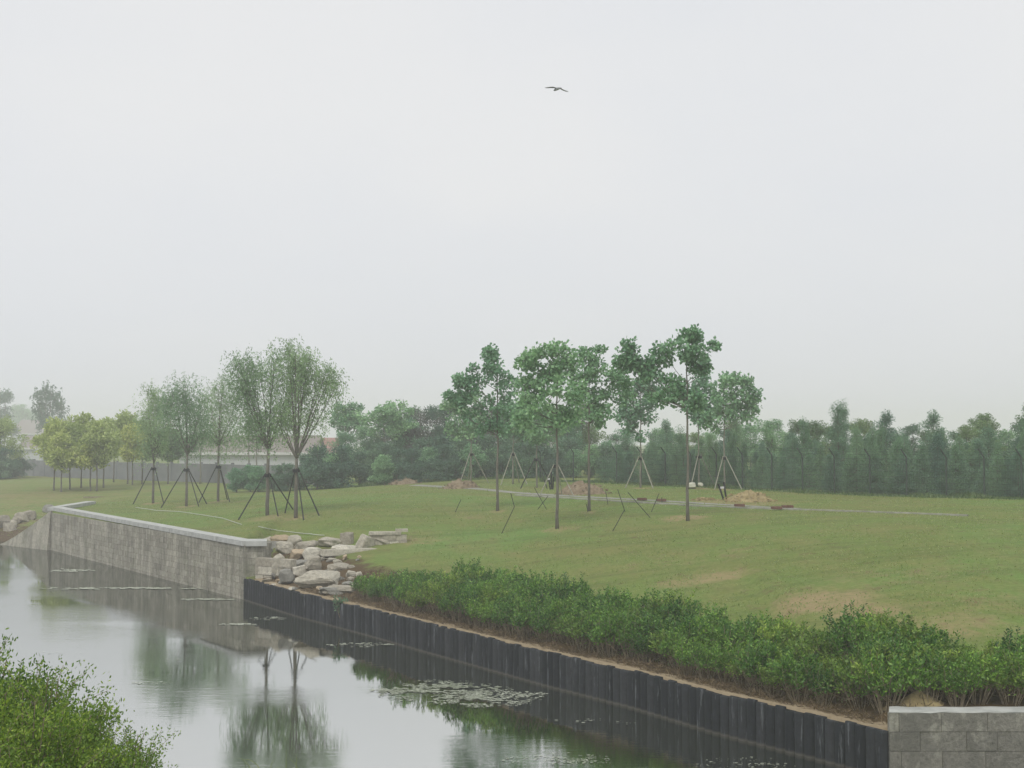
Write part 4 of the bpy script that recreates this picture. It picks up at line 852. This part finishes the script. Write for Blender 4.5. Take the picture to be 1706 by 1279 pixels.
# ------------------------------------------------------------------ hedge on the bank
def shrub(seed, h, r, nl, leaf, lm, label, group, name='shrub', fold=False, lw=.45, nst=16, bare=.3, sprig=0):
    rg = np.random.default_rng(seed); root = thing(name, label, 'shrub', (0, -500, 0), 0, group); tb, lf = B(), B(); tips = []
    for k in range(nst):
        a_ = rg.uniform(0, 6.28); rr_ = r * rg.uniform(.2, 1.0) ** .8; e = np.array([math.cos(a_) * rr_, math.sin(a_) * rr_, h * rg.uniform(.7, 1.0) * (1 - .25 * (rr_ / r) ** 2)])
        s0 = np.array([e[0] * .25, e[1] * .25, -.08]); mid = np.array([e[0] * .7, e[1] * .7, h * .4]) + rg.normal(size=3) * .06; pts = bez(s0, mid, e, 6); tb.tube(pts, np.linspace(.011, .004, 7) * (h ** .5), 4, False)
        for q in range(5):
            t = rg.uniform(.35, .95); b0 = pts[int(t * 6)]; b1 = b0 + rg.normal(size=3) * np.array([.5, .5, .25]) * r * .55 + np.array([0, 0, .15 * h]); tips.append((b0, b1)); tb.tube([b0, (b0 + b1) / 2 + rg.normal(size=3) * .02, b1], [.005, .004, .003], 3, False)
        tips.append((pts[3], pts[6]))
    per = int(nl / len(tips))
    for b0, b1 in tips:
        t = rg.random(per) ** .7; P = b0 + (b1 - b0) * t[:, None] + rg.normal(size=(per, 3)) * .07 * (r if r < 1 else 1) ; ax = (b1 - b0) / (np.linalg.norm(b1 - b0) + 1e-6)
        kp = P[:, 2] > h * bare * rg.uniform(.6, 1.3, per); P = P[kp]; dr = ax * .7 + rg.normal(size=(len(P), 3)) * .7 + np.array([0, 0, .35])
        lf.leaves(P, dr, leaf * rg.uniform(.6, 1.3, len(P)), leaf * lw * rg.uniform(.8, 1.2, len(P)), rg, fold)
    for k in range(sprig):
        a_ = rg.uniform(0, 6.28); rr_ = r * rg.uniform(.2, .9); p0 = np.array([math.cos(a_) * rr_, math.sin(a_) * rr_, h * .75 * (1 - .3 * (rr_ / r) ** 2)]); p1 = p0 + np.array([rg.normal() * .12, rg.normal() * .12, rg.uniform(.25, .5)])
        tb.tube([p0, (p0 + p1) / 2 + rg.normal(size=3) * .015, p1], [.005, .004, .002], 4, False); n = 22; t = np.linspace(.2, 1, n)
        P = p0 + (p1 - p0) * t[:, None]; a2 = np.arange(n) * 2.4; dr = np.stack([np.cos(a2), np.sin(a2), np.full(n, .7)], 1) + rg.normal(size=(n, 3)) * .2; lf.leaves(P, dr, leaf * 1.1, leaf * lw, rg, fold)
    link('stems', tb.mesh('stems', M['twig']), root); link('foliage', lf.mesh('foliage', M[lm]), root); return root
hedge = [shrub(300 + k, 1.08, .62, 2600, .085, ('hedge', 'hedge', 'hedge_light')[k % 3], 'leafy green shrub in the hedge along the bank above the sheet piles', 'shrubs of the bank hedge', nst=17, sprig=8, bare=.48) for k in range(6)]
for hproto in hedge: hproto.name = 'shrub'
hs_cum = np.r_[0, np.cumsum(np.hypot(*(BK[9:16][1:] - BK[9:16][:-1]).T))]; hr = random.Random(11)
def bank_at(s_):
    sg = BK[9:16]
    if s_ > hs_cum[-1]: return np.array([7.3 + (s_ - hs_cum[-1]), 25.1]), np.array([0, 1.0])
    x = np.interp(s_, hs_cum, sg[:, 0]); y = np.interp(s_, hs_cum, sg[:, 1]); x2 = np.interp(s_ + .2, hs_cum, sg[:, 0]); y2 = np.interp(s_ + .2, hs_cum, sg[:, 1]); T = np.array([x2 - x, y2 - y]); T /= max(1e-6, np.hypot(*T)); return np.array([x, y]), np.array([-T[1], T[0]])
for row, (off, step) in enumerate([(.72, .66), (1.35, .64), (2.1, .68), (2.8, .74)]):
    s_ = -2.3 + .35 * row + (0 if row < 3 else 2)
    while s_ < hs_cum[-1] + 8:
        if s_ < 0: p = BK[9] + (BK[9] - BK[10]) / np.hypot(*(BK[9] - BK[10])) * -s_; nn = np.array([.84, .55])
        else: p, nn = bank_at(s_)
        if s_ > hs_cum[-1] - .1: nn = np.array([.25, .97]) if s_ < hs_cum[-1] + 1.2 else np.array([0, 1.0])
        q = p + nn * (off + hr.uniform(-.2, .2)); px = CX + q[0] / q[1] * F
        gap = 1600 < px < 1665 and row > 0
        sc = hr.uniform(.68, 1.08) * (1 - .25 * (s_ < 1)) * (.62 if gap else 1)
        put(hr.choice(hedge), q[0], q[1], sc, hr.uniform(0, 6), ('green shrub right above the piles, ', 'green shrub in the second hedge row, ', 'green shrub in the third hedge row, ', 'green shrub at the lawn side of the hedge, ')[row] + zone(px)); s_ += step * hr.uniform(.75, 1.15)
# dry mound of soil on top of the near right wall
g = Vector((7.9, 25.9, 1.15)); 
b_ = B(); V = []; n, k = 8, 26
for i in range(n):
    t = i / (n - 1)
    for j in range(k): a_ = 2 * math.pi * j / k; V.append((math.cos(a_) * t * .75, math.sin(a_) * t * .45, .32 * (1 - t) ** 1.1 + .04 * noise.noise(Vector((math.cos(a_) * t * 3, math.sin(a_) * t * 3, 2))) - .05 * t))
i = np.arange(n - 1)[:, None] * k; j = np.arange(k)[None]; jj = (j + 1) % k; b_.add(V, np.stack([i + j, i + k + j, i + k + jj, i + jj], -1).reshape(-1, 4))
tag(link('soil_mound', b_.mesh('soil_mound', M['straw'], True), None, g), 'small heap of dry soil on the corner of the near stone wall', 'soil mound')
# one dark plant hanging over the piles
hp_ = shrub(330, .7, .38, 500, .11, 'dark', 'dark leafy plant hanging over the sheet piles below the rocks', None, 'hanging_plant', nst=8, bare=0); hp_.location = (-5.75, 44.85, .35)

# ------------------------------------------------------------------ foreground bushes on the near bank
fg = [shrub(340 + k, 1.9, 1.0, 26000, .046, 'bush', 'foreground bush', 'leafy bushes in the lower left corner', 'bush', True, .42, 42, .2, 16) for k in range(3)]
spots = [(-6.45, 15.2, 1.15, 'tallest foreground bush at the left edge of the picture'), (-5.35, 14.6, .98, 'foreground bush right of the tallest one'), (-4.95, 13.4, .92, 'foreground bush in front, bottom of the picture near the left corner'), (-4.35, 14.2, .72, 'lowest foreground bush, its thin shoots standing against the water'),
         (-6.0, 13.0, 1.0, 'foreground bush filling the bottom left corner'), (-7.4, 14.6, 1.2, 'foreground bush mostly outside the left edge'), (-4.0, 13.3, .66, 'small foreground bush at the bottom right end of the clump'), (-5.0, 12.2, .9, 'foreground bush lowest at the bottom edge')]
for k, (x, y, sc, lab) in enumerate(spots):
    p = fg[k % 3]; z = float(near_h(np.array(x), np.array(y))) - .05
    if p.name in used: o = copy_tree(p, (x, y, z), k * 1.3, sc, lab)
    else: used.add(p.name); o = p; o.location = (x, y, z); o.rotation_euler = (0, 0, k * 1.3); o.scale = (sc,) * 3; o['label'] = lab

# reeds at the bottom edge
g = at(468, 1290); rt = thing('reed_clump', 'thin green water plant with bent leaves at the bottom edge of the river', 'water plant', (g.x, g.y, 0)); rg = np.random.default_rng(5)
for k in range(12):
    b_ = B(); dx = rg.uniform(-.55, .55); bend = rg.normal() * .35; h = rg.uniform(.25, .62)
    P = [np.array([dx + bend * t * t, rg.uniform(-.02, .02), -.1 + (h + .1) * (t - .35 * t ** 3 * abs(bend) * 3)]) for t in np.linspace(0, 1, 8)]; b_.tube(P, np.linspace(.014, .003, 8), 4); link('leaf', b_.mesh('leaf', M['grass']), rt)

# ------------------------------------------------------------------ floating weed and scum
def weed(cx, cy, rx, ry, n, m, label, seed, size=.06, name='floating_weed'):
    rg = np.random.default_rng(seed); a_ = rg.random(n) * 2 * math.pi; q = rg.random(n) ** .6; px = cx + rx * q * np.cos(a_) + rg.normal(size=n) * rx * .05; py = cy + ry * q * np.sin(a_) + rg.normal(size=n) * ry * .12
    keep = np.array([noise.noise(Vector((x * .022, y * .14, seed))) + .8 * noise.noise(Vector((x * .09, y * .5, seed))) > (.05 if n > 1000 else -.1) for x, y in zip(px, py)]); px, py = px[keep], py[keep]
    D = CAMZ * F / (py - HY); X = (px - CX) / F * D; b_ = B(); k = 6; an = np.arange(k) / k * 2 * math.pi; V = []
    for x, y in zip(X, D):
        s = size * (.3 if n > 1000 else .4) * rg.uniform(.3, 1.6) ** 1.6; st_ = rg.uniform(.25, .8); ro = rg.random() * 6; z = .006 + rg.random() * .012
        r_ = s * rg.uniform(.6, 1.15, k); xx = np.cos(an + ro) * r_; yy = np.sin(an + ro) * r_ * st_; tl = rg.normal() * .12
        V.append(np.stack([x + xx, y + yy, z + np.abs(yy) * abs(tl)], 1))
    if not V: return
    V = np.concatenate(V); b_.add(V, np.arange(len(V)).reshape(-1, k))
    tag(link(name, b_.mesh(name, M[m])), label, 'water weed' if m == 'weed' else 'scum', None, 'stuff')
for q in [(735, 1147, 114, 15, 9500, 'weed', 'large patch of pale floating weed in the middle of the river', 1, .085), (800, 1160, 88, 13, 6000, 'scum', 'whitish flecks over the lower edge of the large weed patch', 2, .06), (870, 1153, 42, 9, 420, 'scum', 'yellowish right tip of the large weed patch', 3, .07),
          (605, 1072, 58, 3, 160, 'scum', 'thin broken line of scum before the sheet piles', 4, .11), (450, 1028, 32, 3, 110, 'scum', 'short flecked scum line near the wall end', 5, .11), (398, 1038, 30, 1.5, 90, 'scum', 'thin scum line touching the wall end reflection', 6, .13),
          (210, 979, 145, 1.6, 520, 'scum', 'long thin scum line across the water before the stone wall', 7, .22), (120, 949, 40, 2.5, 170, 'scum', 'short pale scum streak left of the stone wall', 8, .22), (350, 997, 42, 1.2, 120, 'scum', 'short pale scum streak near the foot of the stone wall', 9, .2),
          (960, 1196, 55, 3, 34, 'scum', 'loose row of white bits right of the large weed patch', 10, .07), (1045, 1198, 22, 3, 14, 'scum', 'few white bits ending the loose row', 11, .07), (925, 1258, 90, 9, 330, 'weed', 'weed patch at the lower middle edge of the river', 12, .055), (975, 1262, 45, 6, 160, 'scum', 'whitish bits at the right of the lower weed patch', 13, .045),
          (1230, 1268, 85, 12, 210, 'scum', 'scattered white bits at the bottom near the last piles', 14, .045), (255, 1134, 38, 2, 80, 'scum', 'short pale streak in the middle of the left water', 15, .06), (95, 1085, 45, 2, 50, 'scum', 'faint streak in the bright left water', 16, .05), (470, 1276, 70, 5, 200, 'weed', 'weed round the reeds at the bottom edge', 17, .045), (300, 1096, 35, 1.5, 60, 'scum', 'faint streak below the wall reflection', 18, .06), (20, 905, 40, 1.5, 120, 'scum', 'pale scum at the foot of the far left bank', 19, .14)]: weed(*q)

# ------------------------------------------------------------------ short grass on the lawn and dry litter on the bank
def grass():
    rg = np.random.default_rng(77); n = 150000; D = 27 * np.exp(rg.random(n) * math.log(95 / 27.)); px = rg.uniform(0, 1760, n); X = (px - CX) / F * D
    ins = np.interp(X, BK[:, 0], BK[:, 1]); d = bank_dist(X, D); ok = (D > ins + .2) & (d > .8) & ~((px > 420) & (px < 690) & (D < 54)); X, D = X[ok], D[ok]
    nz = np.array([noise.noise(Vector((x * .5, y * .5, 3))) for x, y in zip(X, D)]); k = rg.random(len(X)) < .55 + nz * .9; X, D = X[k], D[k]; Z = land_h(X, D) - .01; m = len(X)
    dr = np.stack([rg.normal(size=m) * .5, rg.normal(size=m) * .5, np.ones(m)], 1); b_ = B(); b_.leaves(np.stack([X, D, Z], 1), dr, .03 + .05 * rg.random(m) ** 2, .018 + .0005 * D, rg)
    tag(link('grass', b_.mesh('grass', M['grass'])), 'short tufts of grass spread over the mown lawn', 'grass', None, 'stuff')
grass()
def undergrowth():
    rg = np.random.default_rng(80); n = 26000; px = rg.uniform(560, 1800, n); u = np.interp(px, sorted(FH), [FH[k].y for k in sorted(FH)]); u = np.where(px < 900, 100.0, u) + rg.normal(size=n) * .5 + .3
    X = (px - CX) / F * u; hh = .12 + .4 * np.array([max(0, noise.noise(Vector((x * .6, 0, 9)))) for x in X]); P = np.stack([X, u, land_h(X, u) - .02], 1); dr = np.stack([rg.normal(size=n) * .4, rg.normal(size=n) * .4, np.ones(n)], 1)
    b_ = B(); b_.leaves(P, dr, hh * rg.uniform(.5, 1.5, n), .05, rg); tag(link('weeds', b_.mesh('weeds', M['weeds'])), 'rank weeds along the foot of the wire fence and the wood', 'weeds', None, 'stuff')
undergrowth()
def litter():
    rg = np.random.default_rng(78); n = 26000; V = []; segp = BK[7:16]; cu = np.r_[0, np.cumsum(np.hypot(*(segp[1:] - segp[:-1]).T))]; s_ = rg.random(n) * (cu[-1] - 5) + 5
    x = np.interp(s_, cu, segp[:, 0]); y = np.interp(s_, cu, segp[:, 1]); x2 = np.interp(s_ + .2, cu, segp[:, 0]); y2 = np.interp(s_ + .2, cu, segp[:, 1]); T = np.stack([x2 - x, y2 - y], 1); T /= np.hypot(*T.T)[:, None] + 1e-9
    off = .12 + rg.random(n) ** 1.5 * 3.2; X = x - T[:, 1] * off; Y = y + T[:, 0] * off; ok = Y > np.interp(X, BK[:, 0], BK[:, 1]); X, Y = X[ok], Y[ok]; m = len(X); P = np.stack([X, Y, land_h(X, Y)], 1)
    dr = np.stack([rg.normal(size=m), rg.normal(size=m), rg.random(m) * .9], 1); b_ = B(); b_.leaves(P, dr, .05 + .16 * rg.random(m) ** 2, .018, rg)
    tag(link('dry_grass', b_.mesh('dry_grass', M['litter'])), 'dry stalks and litter under the hedge along the pile tops', 'dry grass', None, 'stuff')
litter()

# ------------------------------------------------------------------ the bird
g = atD(929, 142, 50); s = 50 / F; bird = thing('bird', 'grey bird gliding alone high in the sky with wings spread', 'bird', g)
b_ = B(); b_.tube([(-.13, .1, -.05), (-.08, .05, -.03), (0, 0, 0), (.08, -.06, .01), (.13, -.1, .0), (.17, -.13, .0)], [.012, .045, .06, .045, .03, .008], 8)
def wing(pts, chord):
    V = []; n = len(pts)
    for (x, z), c in zip(pts, chord): V += [(x, -c * .5, z), (x + .01, c * .5, z - .01), (x, 0, z + .012)]
    b_.add(V, [f for i in range(n - 1) for f in ([i * 3, i * 3 + 3, i * 3 + 5, i * 3 + 2], [i * 3 + 2, i * 3 + 5, i * 3 + 4, i * 3 + 1], [i * 3 + 1, i * 3 + 4, i * 3 + 3, i * 3])])
wing([(-.03, .02), (-.14, .06), (-.26, .06), (-.38, .045), (-.47, .045)], [.16, .17, .15, .10, .02]); wing([(.03, .02), (.1, .03), (.2, -.03), (.32, -.08), (.42, -.1)], [.16, .18, .16, .12, .03])
link('body', b_.mesh('body', M['feather'], True), bird)

# ------------------------------------------------------------------ haze: one closed box of even air
m, t, out = mat('haze'); pv = t.nodes.new('ShaderNodeVolumePrincipled'); pv.inputs['Density'].default_value = HAZE_DENSITY; pv.inputs['Color'].default_value = (.99, .995, 1.0, 1); pv.inputs['Anisotropy'].default_value = .0
t.links.new(pv.outputs[0], out.inputs['Volume'])
b_ = B(); x0, x1, y0, y1, z0, z1 = -1520, 1520, -101, 1010, -2.5, 25
b_.add([(x0, y0, z0), (x1, y0, z0), (x1, y1, z0), (x0, y1, z0), (x0, y0, z1), (x1, y0, z1), (x1, y1, z1), (x0, y1, z1)], [[0, 3, 2, 1], [4, 5, 6, 7], [0, 1, 5, 4], [1, 2, 6, 5], [2, 3, 7, 6], [3, 0, 4, 7]])
tag(link('haze', b_.mesh('haze', m)), kind='stuff')
